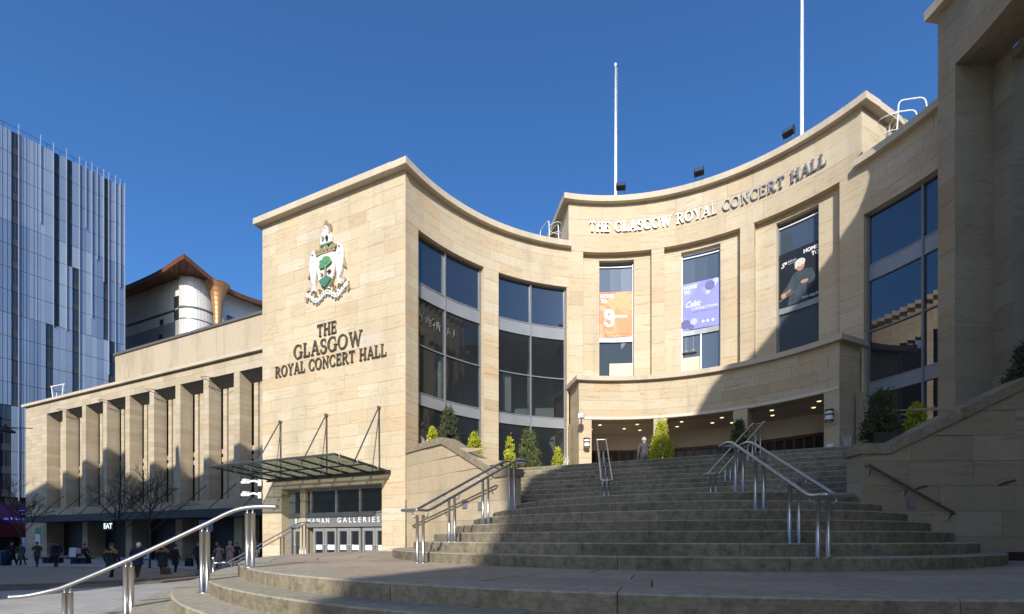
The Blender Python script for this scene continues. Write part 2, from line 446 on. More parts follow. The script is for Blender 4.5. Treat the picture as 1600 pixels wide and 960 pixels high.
mb.pbox(curve(8.1), D(-34.9, 8.1), D(37.8, 8.1), ZO+.02, ZO+.12, -2.2, .72, 0, 30, back=True)
mb.build('porch_ceiling', simple('cream_plaster', (.64, .57, .46), .8, 0, .05), hall)
mb = MB(); mb.pbox(P10, D(-36, 10.2), D(39, 10.2), E+4.12, ZO+.02, -.3, 0, 0, 30, back=True)
mb.build('bulkhead', 'cream_plaster' if 'cream_plaster' in M else bpy.data.materials['cream_plaster'], hall)
M['wood'] = simple('brown_wood', (.16, .065, .025), .5, 0, .25, 5)
scr = MB(); scr.pbox(P10, D(-36, 10.2), D(39, 10.2), FLOOR, E+4.12, -.3, -.22, 0, 30, back=True)
screen = scr.build('glazed_screen', simple('dark_screen_glass', (.02,.019,.018), .35), hall)
for i in range(-18, 20):
    a = i*2.0+.6
    mb = MB(); mb.pbox(P10, D(a, 10.2)-.035, D(a, 10.2)+.035, FLOOR, E+4.1, -.22, -.12); mb.build('mullion', 'wood', screen)
for z in (E+4.02, E+3.2, FLOOR+.02):
    mb = MB(); mb.pbox(P10, D(-36, 10.2), D(39, 10.2), z, z+.09, -.22, -.1, 0, 30); mb.build('rail', 'wood', screen)
for ang in (-36, 39):                       # ends of the porch
    a = (8.1*sin(radians(ang)), 8.1*cos(radians(ang))); b = (10.3*sin(radians(ang)), 10.3*cos(radians(ang)))
    PS, L = straight(b, a) if ang < 0 else straight(a, b)
    mb = MB(); backing(mb, PS, 0, L, FLOOR, ZO, []); mb.build('porch_end', 'stone', hall)
M['lamp'] = flat('warm_lamp', (1, .80, .45), .5, 1.3)
for (a, b) in ops:
    for f, r in ((.22, 8.35), (.78, 8.35), (.15, 9.2), (.62, 9.1), (.85, 9.5)):
        an = radians(a+(b-a)*f); mb = MB()
        mb.lathe([(.0, -.008), (.055, -.008), (.07, 0), (.07, .02)], (0,0,0), 12, 0)
        o = mb.build('downlight', 'lamp', hall, loc=(r*sin(an), r*cos(an), ZO+.012))
mb = MB(); mb.pbox(curve(13.6), D(-87, 13.6), D(63, 13.6), 0, ZC, -.3, 0, 0, 40); mb.build('rear_wall', 'gstone', hall)

# --- block nearest the viewer on the right: taller, same curve, deep window recess
RT = 7.65; PT = curve(RT)
ZT = E+14.25
rec = (D(62.0, RT), D(84, RT), FLOOR-.6, E+12.47)
wall('corner_wall', PT, D(58.4, RT), D(95, RT), E+.9, ZT, [rec], 1.05, course=.6, lo=.9, hi=1.8, mat='dirty_shaded')
an = radians(58.4); PS, L = straight((9.6*sin(an), 9.6*cos(an)), (RT*sin(an), RT*cos(an)))
mb = MB(); backing(mb, PS, 0, L, E+.9, ZT, []); o = mb.build('corner_return', 'dirty_shaded', hall)
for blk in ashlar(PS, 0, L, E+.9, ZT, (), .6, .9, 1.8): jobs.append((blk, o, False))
cornice(PT, D(57.0, RT), D(95, RT), ZT, .26, .22, 1.6)
PB = curve(RT+1.05)
mb = MB(); backing(mb, PB, D(61.9, RT+1.05), D(84, RT+1.05), FLOOR-.6, E+12.47, [(D(65.2, RT+1.05), D(81, RT+1.05), FLOOR-.6, E+12.2)])
reveal(mb, PB, (D(65.2, RT+1.05), D(81, RT+1.05), FLOOR-.6, E+12.2), .3); o = mb.build('recess_wall', 'dirty_shaded', hall)
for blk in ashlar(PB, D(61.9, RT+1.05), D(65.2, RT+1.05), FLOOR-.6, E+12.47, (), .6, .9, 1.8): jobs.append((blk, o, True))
mb = MB(); mb.box(9.0, 3.8, ZT+.15, 20, 14, ZT+.25); mb.build('roof', 'lead', hall)
an = radians(95); PS, L = straight((RT*sin(an), RT*cos(an)), (RT*sin(an)+3, RT*cos(an)-6))
mb = MB(); backing(mb, PS, 0, L, 0, ZT, []); mb.build('side_wall', 'gstone', hall)

# --- tall glazing
def curved_window(R, a0, a1, zs, muls, bands, transoms, low, fr=.055, extra=0):
    """curved glazing: frame, mullions, bands and one pane per cell"""
    P = curve(R); s0, s1 = D(a0, R), D(a1, R); z0, z1 = zs
    mb = MB(); k = segs(s1-s0, .3)
    mb.pbox(P, s0, s0+fr, z0, z1, -.06, .06); mb.pbox(P, s1-fr, s1, z0, z1, -.06, .06)
    mb.pbox(P, s0+fr, s1-fr, z1-fr, z1, -.06, .059, 0, k); mb.pbox(P, s0+fr, s1-fr, z0, z0+fr, -.06, .059, 0, k)
    win = mb.build('window', 'frame', hall)
    ms = [D(m, R) for m in muls]
    for m in ms:
        mb = MB(); mb.pbox(P, m-.03, m+.03, z0+fr, z1-fr, -.06, .07); mb.build('mullion', 'frame', win)
    for t in transoms:
        mb = MB(); mb.pbox(P, s0+fr, s1-fr, t-.022, t+.022, -.05, .055, 0, k); mb.build('transom', 'frame', win)
    edges = [s0+fr]+[x for m in ms for x in (m-.03, m+.03)]+[s1-fr]
    spans = list(zip(edges[::2], edges[1::2]))
    for b0, b1 in bands:
        for x, y in spans:
            mb = MB(); mb.pbox(P, x, y, b0, b1, -.05, .045, 0, segs(y-x, .3)); mb.pbox(P, x, y, b1-.03, b1, .045, .065, 0, segs(y-x, .3)); mb.pbox(P, x, y, b0, b0+.03, .045, .065, 0, segs(y-x, .3))
            mb.build('spandrel', 'spandrel', win)
    cuts = sorted([z0+fr]+[q for b in bands for q in b]+[q for t in transoms for q in (t-.022, t+.022)]+[z1-fr])
    for i, (za, zb) in enumerate(zip(cuts[::2], cuts[1::2])):
        for x, y in spans:
            mb = MB(); mb.pbox(P, x, y, za, zb, -.02, 0, 0, segs(y-x, .25), back=False)
            mb.build('pane', 'glasslow' if zb < low else 'glass', win, smooth=False)
    return win
BANDS = [(E+4.76, E+5.21), (E+8.58, E+9.12)]
RG = RW+.22
curved_window(RG, -82.7, -61.9, (wz0, wz1), [-73.1], BANDS, [E+6.9], E+8.6)
curved_window(RG, -56.9, -36.3, (wz0, wz1), [-46.6], BANDS, [E+6.9], E+8.6)
curved_window(RG, 38.8, 60.1, (wz0, wz1), [49.4], BANDS, [E+6.9], E+1)
M['roomwall'] = simple('grey_room_wall', (.33, .34, .34), .8, 0, .1, .6)
mb = MB()                                    # foyer behind the left-hand glazing
mb.pbox(curve(12.2), D(-84, 12.2), D(-34, 12.2), FLOOR, ZC-.1, -.1, 0, 0, 16)
for z in (FLOOR-.1, E+4.9, E+8.8): mb.pbox(curve(9.2), D(-84, 9.2), D(-35.6, 9.2), z, z+.12, -3, -.05, 0, 16, back=True)
for a in (-78, -68, -52, -43):
    mb.tube([(10.3*sin(radians(a)), 10.3*cos(radians(a)), FLOOR), (10.3*sin(radians(a)), 10.3*cos(radians(a)), E+10.5)], .14, 10)
mb.pbox(curve(10.6), D(-50, 10.6), D(-47.5, 10.6), FLOOR, E+8.8, -1.5, 0)
mb.build('foyer', 'roomwall', hall)
mb = MB(); mb.pbox(curve(9.7), D(38.6, 9.7), D(61, 9.7), FLOOR, ZC-.1, -.1, 0, 0, 10); mb.build('foyer', 'interior', hall)

# tall windows of the three bays
RV = 9.08
def bay_window(a, b, split):
    P = curve(RV); s0, s1 = D(a, RV), D(b, RV)
    mb = MB()
    mb.pbox(P, s0, s0+.045, ZB, ZWT, -.05, .05); mb.pbox(P, s1-.045, s1, ZB, ZWT, -.05, .05)
    mb.pbox(P, s0+.045, s1-.045, ZWT-.05, ZWT, -.05, .049, 0, 3)
    w = mb.build('window', 'frame' if not split else 'white', hall)
    mb = MB(); mb.pbox(P, s0+.045, s1-.045, E+8.66, E+8.88, -.04, .06, 0, 3); mb.build('spandrel', 'spandrel', w)
    mb = MB(); mb.pbox(P, s0+.045, s1-.045, ZWT-.21, ZWT-.17, -.04, .05, 0, 3); mb.build('transom', 'white', w)
    mid = (s0+s1)/2
    sp = [(s0+.045, mid-.025), (mid+.025, s1-.045)] if split else [(s0+.045, s1-.045)]
    if split:
        mb = MB(); mb.pbox(P, mid-.025, mid+.025, ZB, E+8.66, -.05, .05); mb.build('mullion', 'white', w)
    for x, y in sp:
        mb = MB(); mb.pbox(P, x, y, ZB, E+8.66, -.03, -.01, 0, 3); mb.build('pane', 'greyglass', w)
    mb = MB(); mb.pbox(P, s0+.045, s1-.045, E+8.88, ZWT-.21, -.03, -.01, 0, 3); mb.build('pane', 'greyglass', w)
    return w
for i, (a, b) in enumerate(wins): bay_window(a, b, i == 1)

# --- lettering: own stroke alphabet (stems, hairlines, slab serifs), one mesh per letter
TH, TN = .15, .075
def L_(x0, y0, x1, y1, w):
    d = hypot(x1-x0, y1-y0); px, py = -(y1-y0)/d*w/2, (x1-x0)/d*w/2
    return [[(x0-px, y0-py), (x1-px, y1-py), (x1+px, y1+py), (x0+px, y0+py)]]
def stem(x, w=TH, y0=0, y1=1, base=True, topp=True):
    r = L_(x, y0, x, y1, w)
    if base: r += L_(x-.16, y0+.035, x+.16, y0+.035, .07)
    if topp: r += L_(x-.16, y1-.035, x+.16, y1-.035, .07)
    return r
def arc(cx, cy, rx, ry, a0, a1, wmax=TH, wmin=.07, n=14):
    out = []
    for i in range(n):
        p, q = radians(a0+(a1-a0)*i/n), radians(a0+(a1-a0)*(i+1)/n)
        def rr(t, o):
            wd = wmin+(wmax-wmin)*abs(cos(t))**1.5
            return (cx+(rx+o*wd/2)*cos(t), cy+(ry+o*wd/2)*sin(t))
        out.append([rr(p, -1), rr(q, -1), rr(q, 1), rr(p, 1)])
    return out
GLYPH = {
 'T': (.86, lambda: stem(.4, topp=False)+L_(.04, .95, .76, .95, .1)+L_(.06, .76, .06, .96, .06)+L_(.74, .76, .74, .96, .06)),
 'H': (1.0, lambda: stem(.2)+stem(.76)+L_(.2, .51, .76, .51, .09)),
 'E': (.82, lambda: stem(.2)+L_(.2, .95, .68, .95, .09)+L_(.2, .05, .7, .05, .09)+L_(.2, .52, .56, .52, .08)+L_(.66, .74, .66, .98, .06)+L_(.68, .02, .68, .28, .06)+L_(.55, .4, .55, .64, .06)),
 'L': (.78, lambda: stem(.2)+L_(.2, .05, .68, .05, .09)+L_(.66, .02, .66, .3, .06)),
 'A': (.98, lambda: L_(.46, 1, .18, .02, TN)+L_(.48, 1, .8, .02, TH)+L_(.28, .34, .68, .34, .07)+L_(.04, .035, .32, .035, .07)+L_(.62, .035, .96, .035, .07)),
 'W': (1.34, lambda: L_(.16, .98, .42, 0, TH)+L_(.42, 0, .66, .98, TN)+L_(.62, .98, .9, 0, TH)+L_(.9, 0, 1.16, .98, TN)+L_(.02, .965, .34, .965, .07)+L_(1.02, .965, 1.3, .965, .07)),
 'Y': (.92, lambda: stem(.44, y1=.48, topp=False)+L_(.14, .98, .44, .46, TH)+L_(.74, .98, .44, .46, TN)+L_(.0, .965, .3, .965, .07)+L_(.6, .965, .88, .965, .07)),
 'N': (1.02, lambda: L_(.2, 0, .2, 1, TN)+L_(.78, 0, .78, 1, TN)+L_(.2, .96, .78, .04, TH)+L_(.06, .035, .36, .035, .07)+L_(.04, .965, .24, .965, .07)+L_(.64, .965, .94, .965, .07)),
 'R': (.96, lambda: stem(.2)+arc(.42, .735, .24, .225, 90, -90)+L_(.2, .96, .42, .96, .08)+L_(.2, .51, .42, .51, .08)+L_(.44, .5, .76, .03, TH)+L_(.66, .035, .94, .035, .07)),
 'O': (1.04, lambda: arc(.5, .5, .39, .47, 0, 360, n=24)),
 'C': (.92, lambda: arc(.5, .5, .39, .47, 52, 308, n=20)+L_(.76, .7, .76, .96, .06)+L_(.76, .05, .76, .28, .05)),
 'G': (1.0, lambda: arc(.5, .5, .39, .47, 52, 318, n=20)+L_(.76, .7, .76, .96, .06)+L_(.8, .06, .8, .42, TH)+L_(.64, .42, .94, .42, .07)),
 'S': (.74, lambda: arc(.36, .735, .22, .225, 40, 270)+arc(.37, .255, .25, .24, 90, -140)+L_(.55, .72, .55, .96, .055)+L_(.12, .04, .12, .28, .055)),
 ' ': (.5, lambda: [])}
def text_width(t): return sum(GLYPH[c][0] for c in t)
def letters(t, P, s_mid, z, h, mat, n0, n1, squeeze=1.0, par=hall, label=None):
    wd = text_width(t)*h*squeeze; s = s_mid-wd/2
    for c in t:
        adv, fn = GLYPH[c]; polys = fn()
        if polys:
            mb = MB()
            for i, p in enumerate(polys):
                e = .0004*i
                q = [(s+x*h*squeeze, z+y*h) for x, y in p]
                mb.face([P(x, y, n1+e) for x, y in q], 0, q)
                for k in range(4):
                    (x, y), (x2, y2) = q[k], q[(k+1) % 4]
                    mb.face([P(x,y,n0), P(x2,y2,n0), P(x2,y2,n1+e), P(x,y,n1+e)], 0)
            mb.build('letter', mat, par)
        s += adv*h*squeeze
CEN = D(.8, RW)
t = 'THE GLASGOW ROYAL CONCERT HALL'
letters(t, PW, CEN, E+13.24, .43, 'steelletter', .03, .08, D(60.9, RW)/(text_width(t)*.43))
su = lambda u: u+15.62
for t, u, z, h, wdt in (('THE', -12.12, 7.5, .45, .98), ('GLASGOW', -12.13, 6.86, .53, 3.42), ('ROYAL CONCERT HALL', -12.1, 6.30, .42, 5.5)):
    letters(t, TW, su(u), E+z, h, 'bronze', .015, .06, wdt/(text_width(t)*h))

# --- coat of arms on the tower: painted relief
def relief(mb, pts, n0, n1, m, sz=(0, 0)):
    q = [(su(-12.1)+x, E+8.72+y*.885) for x, y in pts]; n1 = n0+(n1-n0)*.6
    mb.face([TW(x, y, n1) for x, y in q], m)
    for k in range(len(q)):
        (x, y), (x2, y2) = q[k], q[(k+1) % len(q)]
        mb.face([TW(x,y,n0), TW(x2,y2,n0), TW(x2,y2,n1), TW(x,y,n1)], m)
def blob(cx, cy, rx, ry, n=14, wob=0, rot=0):
    out = []
    for i in range(n):
        a = 2*pi*i/n; k = 1+wob*(rnd()-.5)
        x, y = rx*k*cos(a), ry*k*sin(a)
        out.append((cx+x*cos(rot)-y*sin(rot), cy+x*sin(rot)+y*cos(rot)))
    return out
M['gold'] = simple('old_gilding', (.44, .34, .20), .5, .4, .3, 8)
M['green'] = simple('green_enamel', (.11, .30, .13), .5, 0, .3, 9)
M['dgreen'] = simple('dark_green_enamel', (.06, .18, .12), .5, 0, .2, 9)
crest = MB(); CM = ['white', 'gold', 'green', 'dgreen', 'dark']
shield = [(-.48, 1.9), (-.46, 1.35), (-.36, .95), (-.2, .68), (0, .5), (.2, .68), (.36, .95), (.46, 1.35), (.48, 1.9), (.25, 1.97), (0, 1.99), (-.25, 1.97)]
M['shieldwhite'] = simple('aged_white_enamel', (.60, .58, .52), .5, 0, .12, 6); CM.append('shieldwhite')
relief(crest, shield, .02, .16, 5)
relief(crest, [(x*1.08, (y-1.2)*1.05+1.2) for x, y in shield], .01, .12, 1)
relief(crest, [(-.31, .86), (-.2, .71), (0, .53), (.2, .71), (.31, .86), (.12, .98), (-.1, .95)], .15, .185, 3)
for cx, cy, rx, ry in ((-.1, 1.6, .17, .14), (.06, 1.68, .18, .14), (.16, 1.53, .14, .12), (-.02, 1.47, .2, .12), (-.2, 1.45, .1, .09)): relief(crest, blob(cx, cy, rx, ry, 12, .5), .15, .19+.004*rnd(), 2)
relief(crest, [(-.02, .98), (.05, .98), (.06, 1.42), (0, 1.42)], .15, .186, 1)
relief(crest, blob(.2, 1.15, .1, .05, 10, .3, .4), .15, .188, 4); relief(crest, blob(-.17, 1.12, .07, .05, 9, .3), .15, .188, 1)
def hair_line(p, q, w, n1, m):
    d = hypot(q[0]-p[0], q[1]-p[1]); px, py = -(q[1]-p[1])/d*w/2, (q[0]-p[0])/d*w/2
    relief(crest, [(p[0]-px, p[1]-py), (q[0]-px, q[1]-py), (q[0]+px, q[1]+py), (p[0]+px, p[1]+py)], .015, n1, m)
M['softgrey'] = simple('weathered_white_paint', (.42, .41, .38), .6, 0, .25, 12); CM.append('softgrey')  # grey for the motto letters and for shading painted into the relief
for i in range(5): hair_line((-.26+.13*i, .84), (-.2+.12*i, .78-.02*i), .025, .2, 2)
for k in range(26):                          # leaves of the tree
    a_, r_ = rnd()*2*pi, .25*sqrt(rnd()); cx, cy = .02+r_*cos(a_)*1.1, 1.58+r_*sin(a_)*.8
    relief(crest, blob(cx, cy, .035, .03, 6, .5), .12, .21+.001*k, 2 if k % 3 else 3)
crest.build('shield', CM, hall); crest = MB()
for sg in (-1, 1):                          # the two fish standing at the sides
    f = [(.50, 2.02), (.62, 2.36), (.72, 2.28), (.80, 2.0), (.82, 1.6), (.76, 1.2), (.66, .95), (.74, .62), (.62, .7), (.54, .62), (.56, .95), (.5, 1.3), (.48, 1.7)]
    relief(crest, [(x*sg, y-.1) for x, y in f], .02, .17, 0)
    relief(crest, [(sg*.78, 1.3), (sg*.94, 1.15), (sg*.83, 1.6)], .02, .12, 1)
    for k in range(9):                       # scales, gills and fin rays
        y = .95+.105*k; hair_line((sg*(.60+.02*(k % 2)), y), (sg*(.70+.012*(k % 3)), y+.045), .02, .185, 6)
    hair_line((sg*.56, 1.72), (sg*.74, 1.82), .03, .186, 6); hair_line((sg*.60, .66), (sg*.65, .9), .02, .186, 6); hair_line((sg*.68, .68), (sg*.65, .9), .02, .187, 6)
    relief(crest, blob(sg*.66, 2.06, .03, .03, 8), .1, .19, 4)
    crest.build('supporter', CM, hall); crest = MB()
relief(crest, [(-.46, 1.98), (-.5, 2.2), (-.36, 2.1), (-.3, 2.3), (-.16, 2.16), (0, 2.36), (.16, 2.16), (.3, 2.3), (.36, 2.1), (.5, 2.2), (.46, 1.98)], .02, .2, 1)
for cx in (-.46, -.28, -.1, .1, .28, .46): relief(crest, blob(cx, 2.14, .06, .09, 8), .05, .22+.003*cx, 1)
crest.build('crown', CM, hall); crest = MB()
relief(crest, [(-.24, 2.3), (-.27, 2.62), (-.2, 2.86), (-.1, 2.9), (.1, 2.9), (.2, 2.86), (.27, 2.62), (.24, 2.3)], .02, .18, 0)
relief(crest, blob(0, 2.98, .1, .12, 12), .02, .2, 0); relief(crest, [(-.09, 3.06), (-.1, 3.18), (0, 3.36), (.1, 3.18), (.09, 3.06)], .02, .19, 1)
relief(crest, [(.16, 2.75), (.2, 3.1), (.24, 3.1), (.22, 2.72)], .05, .22, 1); relief(crest, blob(-.12, 2.6, .06, .1, 9), .1, .21, 1); relief(crest, blob(.08, 2.55, .05, .12, 9), .1, .21, 4)
relief(crest, [(-.26, 2.28), (.26, 2.28), (.3, 2.36), (-.3, 2.36)], .02, .22, 3)
for k in range(6): hair_line((-.2+.08*k, 2.36), (-.13+.05*k, 2.78), .022, .2, 6)
relief(crest, blob(-.035, 2.99, .018, .015, 6), .1, .215, 4); relief(crest, blob(.035, 2.99, .018, .015, 6), .1, .216, 4)
crest.build('bishop_figure', CM, hall); crest = MB()
pts = []                                     # scroll
for i in range(25):
    x = -1.02+2.04*i/24; y = .24+.14*cos(x*6.2)+.1*x*x; pts.append((x, y))
for (x, y), (x2, y2) in zip(pts, pts[1:]): relief(crest, [(x, y-.085), (x2, y2-.085), (x2, y2+.085), (x, y+.085)], .02, .15, 0)
motto = 'LETGLASGOWFLOURISH'
for i in range(len(motto)):                  # the motto on the scroll, letter by letter
    x = -.84+1.68*i/(len(motto)-1); y = .24+.14*cos(x*6.2)+.1*x*x
    for p in GLYPH.get(motto[i], GLYPH['T'])[1](): relief(crest, [(x-.026+px_*.052, y-.034+py_*.068) for px_, py_ in p], .1, .158, 6)
for k in range(14):
    x = -1+2*k/13; y = .24+.14*cos(x*6.2)+.1*x*x; relief(crest, blob(x+.03, y+.14+.05*rnd(), .055, .022, 8, .6, rnd()*3), .02, .12, 0 if k % 3 else 1); relief(crest, blob(x, y-.13, .05, .02, 8, .6, rnd()*3), .02, .11, 6)
for sg in (-1, 1):
    relief(crest, [(sg*1.0, .18), (sg*1.1, .3), (sg*1.02, .62), (sg*.9, .5)], .02, .12, 1)
    for k, (x, y) in enumerate(((.72, .56), (.86, .72), (.35, .52), (.95, .46), (.6, .44))):
        ring_ = [(x*sg+.07*cos(t*pi/5), y+.07*sin(t*pi/5)) for t in range(10)]
        for p, q in zip(ring_, ring_[1:]): relief(crest, [p, q, (q[0]*.97+x*sg*.03, q[1]*.85+y*.15), (p[0]*.97+x*sg*.03, p[1]*.85+y*.15)], .02, .13, 0 if k % 2 else 1)
crest.build('scroll', CM, hall)
# ------------------------------------------------------------------ flat print: font outlines laid on a surface
def font_polys(txt, size, italic=0.0, space=1.0):
    cu = bpy.data.curves.new('t', 'FONT'); cu.body = txt; cu.size = size; cu.space_character = space; cu.shear = italic; cu.resolution_u = 2
    o = bpy.data.objects.new('t', cu); C.objects.link(o)
    dg = bpy.context.evaluated_depsgraph_get(); dg.update()
    me = o.evaluated_get(dg).to_mesh()
    vs = [(v.co.x, v.co.y) for v in me.vertices]; fs = [tuple(p.vertices) for p in me.polygons]
    o.evaluated_get(dg).to_mesh_clear(); bpy.data.objects.remove(o); bpy.data.curves.remove(cu)
    return vs, fs
def put_text(mb, txt, P, s, z, size, n, m=0, italic=0, space=1.0, width=None, bold=0, squeeze=1.0):
    vs, fs = font_polys(txt, size, italic, space)
    if not vs: return
    x0 = min(v[0] for v in vs); x1 = max(v[0] for v in vs)
    k = squeeze if width is None else width/(x1-x0)
    offs = [(0, 0)] if not bold else [(0, 0), (bold, 0), (-bold, 0), (0, bold), (0, -bold)]
    for i, (ox, oz) in enumerate(offs):
        for f in fs: mb.face([P(s+(vs[j][0]-x0)*k+ox, z+vs[j][1]+oz, n+i*.0006) for j in f], m)

# --- doors under the tower
TD, _ = straight((-14.53, .82), (-9.60, .82))      # s 0 .. 4.93
M['sign_grey'] = simple('grey_sign_band', (.20, .205, .20), .5, .2, .05)
M['lightframe'] = simple('silver_door_frame', (.42, .42, .40), .4, .5, .08)
M['paper'] = flat('white_paper', (.75, .76, .77), .6)
mb = MB()
mb.pbox(TD, 0, 4.95, E+1.82, E+1.95, -.06, .06); mb.pbox(TD, 0, .32, E+.98, E+1.82, -.05, .04)
mb.pbox(TD, -.02, .12, 0, E+.45, -.05, .045)
ent = mb.build('entrance_screen', 'frame', hall)
mb = MB(); mb.pbox(TD, 0, 4.95, E+.44, E+.98, -.06, .07); mb.pbox(TD, 0, 4.95, E+.94, E+.985, .07, .1); mb.pbox(TD, 0, 4.95, E+.435, E+.47, .07, .1)
mb.build('sign_band', 'sign_grey', ent)
xs = [.34, 1.17, 2.46, 3.62, 4.93]
for a, b in zip(xs, xs[1:]):
    mb = MB(); mb.pbox(TD, b-.04, b+.04, E+.985, E+1.82, -.05, .05); mb.build('mullion', 'lightframe', ent)
    mb = MB(); mb.pbox(TD, a+.05, b-.04, E+.985, E+1.82, -.03, -.01); mb.build('pane', 'glass', ent)
dx = [(.22, .98, 1), (1.28, 1.86, 0), (1.88, 2.46, 0), (2.52, 3.07, 0), (3.09, 3.64, 0), (3.72, 4.3, 0), (4.32, 4.9, 0)]
for a, b, notice in dx:
    mb = MB(); f = .09
    mb.pbox(TD, a, a+f, 0, E+.40, -.04, .03); mb.pbox(TD, b-f, b, 0, E+.40, -.04, .03); mb.pbox(TD, a+f, b-f, E+.28, E+.40, -.04, .029); mb.pbox(TD, a+f, b-f, 0, .22, -.04, .029)
    if notice: mb.pbox(TD, (a+b)/2-.06, (a+b)/2+.04, .22, E+.28, -.04, .028)
    d = mb.build('door', 'lightframe', ent)
    mb = MB(); mb.pbox(TD, a+f, b-f, .22, E+.28, -.025, -.01); mb.build('pane', 'glass', d)
    mb = MB()
    if notice: mb.pbox(TD, a+.32, b-.03, .95+E-1.98, 1.55+E-1.98, .03, .036); mb.build('paper_notice', 'paper', d)
    else: mb.pbox(TD, a+f+.02, b-f-.01, E-.44+.02, E-.23, -.009, -.003); mb.build('glass_sticker', 'paper', d)
    mb = MB(); hx = b-.05 if a in (1.28, 2.52, 3.72) else a+.05
    mb.tube([TD(hx, 1.0, .03), TD(hx, 1.0, .1), TD(hx, 1.75, .1), TD(hx, 1.75, .03)], .014, 6); mb.build('handle', 'steel', d)
tt = MB()
put_text(tt, 'BUCHANAN', TD, .36, E+.60, .27, .075, 0, 0, 1.6, 1.78, .003); put_text(tt, 'GALLERIES', TD, 2.55, E+.60, .27, .075, 0, 0, 1.6, 2.0, .003)
tt.build('sign_lettering', 'white', ent)
mb = MB(); mb.box(-14.6, 3.2, 0, -9.4, 3.3, E+2.0); mb.box(-14.8, .9, E+1.96, -9.3, 3.2, E+2.06); mb.build('lobby', 'interior', hall)

# --- glass canopy over the doors
can = bpy.data.objects.new('canopy', None)
mb = MB(); mb.tube([(-15.0, .36, E+2.30), (-9.2, .36, E+2.30)], .055, 8); mb.tube([(-15.0, .14, E+2.22), (-9.2, .14, E+2.22)], .035, 8)
can = mb.build('canopy', 'dark', hall)
def cz(v): return E+2.34+(.36-v)/2.45*.2
ribs = [-14.95+i*.82 for i in range(8)]
for x in ribs:
    mb = MB()
    Qr = lambda s, z, n, x=x: (x+n, .38-s, z)
    mb.pbox(Qr, 0, 2.48, cz(.38)-.10, cz(.38)-.025, -.022, .022, back=True, z1b=cz(-2.1)-.025, z0b=cz(-2.1)-.07)
    mb.build('rib', 'dark', can)
    for v in (-.25, -1.2, -1.95):
        mb = MB(); mb.tube([(x, v, cz(v)-.09), (x, v, cz(v)+.03)], .035, 6); mb.build('fitting', 'dullsteel', can)
for i, (a, b) in enumerate(zip(ribs, ribs[1:])):
    for v0, v1 in ((.34, -.85), (-.88, -2.12)):
        mb = MB(); q = [(a+.02, v0), (b-.02, v0), (b-.02, v1), (a+.02, v1)]
        mb.face([(x, y, cz(y)-.012) for x, y in q]); mb.face([(x, y, cz(y)+.006) for x, y in q])
        for k in range(4):
            (x, y), (x2, y2) = q[k], q[(k+1) % 4]; mb.face([(x,y,cz(y)-.012), (x2,y2,cz(y2)-.012), (x2,y2,cz(y2)+.006), (x,y,cz(y)+.006)])
        mb.build('glass_panel', 'canopy', can)
mb = MB(); mb.tube([(-15.0, -2.1, cz(-2.1)-.04), (-9.2, -2.1, cz(-2.1)-.04)], .03, 8); mb.build('front_rail', 'dullsteel', can)
mb = MB(); mb.tube([(-15.0, -.85, cz(-.85)-.06), (-9.2, -.85, cz(-.85)-.06)], .025, 6); mb.build('purlin', 'dark', can)
for x in (-14.53, -12.12, -9.67):
    mb = MB(); mb.tube([(x, .37, E+2.4), (x, .34, E+4.55)], .02, 6); mb.tube([(x, .34, E+4.55), (x, -.86, cz(-.86))], .024, 6); mb.tube([(x, .43, E+4.55), (x, .30, E+4.55)], .045, 8)
    mb.build('stay', 'dullsteel', can)

# --- posters fixed to the tall windows
RPO = RV-.055
def poster(label, a, b, z0, z1, col):
    P = curve(RPO); s0, s1 = D(a, RPO)+.05, D(b, RPO)-.05
    root = thing('poster', label, 'poster', P((s0+s1)/2, z0, 0)); o = root.location.copy()
    F, LF = straight(P(s0, 0, 0)[:2], P(s1, 0, 0)[:2]); s1 = s0+LF
    Q = lambda s, z, n: tuple(p-q for p, q in zip(F(s, z0+z, n+.012), o))
    mb = MB(); mb.pbox(Q, 0, s1-s0, 0, z1-z0, -.008, 0, 0, 1, back=True); mb.build('sheet', col, root)
    return root, Q, s1-s0, z1-z0
def wavy(name, c1, c2, c3):
    m, t, b = _new(name)
    p = N(t, 'ShaderNodeNewGeometry').outputs['Position']
    f = noise(t, p, .9, 1, .3, 1.4)
    t.links.new(ramp(t, f, [(.36, c1), (.46, c2), (.52, c1), (.6, c3), (.68, c2)]), b.inputs['Base Color']); b.inputs['Roughness'].default_value = .5
    return m
M['orange'] = wavy('orange_print', (.74, .20, .05), (.80, .30, .10), (.66, .13, .045))
M['purple'] = simple('lilac_print', (.22, .23, .62), .5, 0, .05, 1)
M['lilac'] = flat('pale_lilac_print', (.42, .44, .76), .5); M['indigo'] = flat('indigo_print', (.10, .10, .26), .5); M['midlilac'] = flat('mid_lilac_print', (.27, .28, .58), .5)
M['blackprint'] = simple('black_print', (.016, .018, .022), .4, 0, .2, 1)
M['suit'] = simple('dark_suit_print', (.05, .066, .08), .5, 0, .3, 4); M['skinprint'] = simple('skin_print', (.50, .27, .16), .5, 0, .2, 8); M['hairprint'] = simple('silver_hair_print', (.62, .62, .52), .5, 0, .2, 20)
M['darkred'] = flat('dark_red_print', (.25, .06, .02), .5)
def disc(mb, Q, cx, cz_, rx, rz, n, m, k=20):
    mb.face([Q(cx+rx*cos(2*pi*i/k), cz_+rz*sin(2*pi*i/k), n) for i in range(k)], m)
def polyp(mb, Q, pts, n, m): mb.face([Q(x, y, n) for x, y in pts], m)
r, Q, W_, H_ = poster('orange poster with a white figure nine and the word music in a tall window', *wins[0], E+8.88, E+10.86, 'orange')
mb = MB(); PM = ['white', 'darkred', 'deeporange']; M['deeporange'] = flat('deep_orange_print', (.62, .11, .03), .5)
polyp(mb, Q, [(0, H_-.62), (.75, H_), (0, H_)], .002, 2)
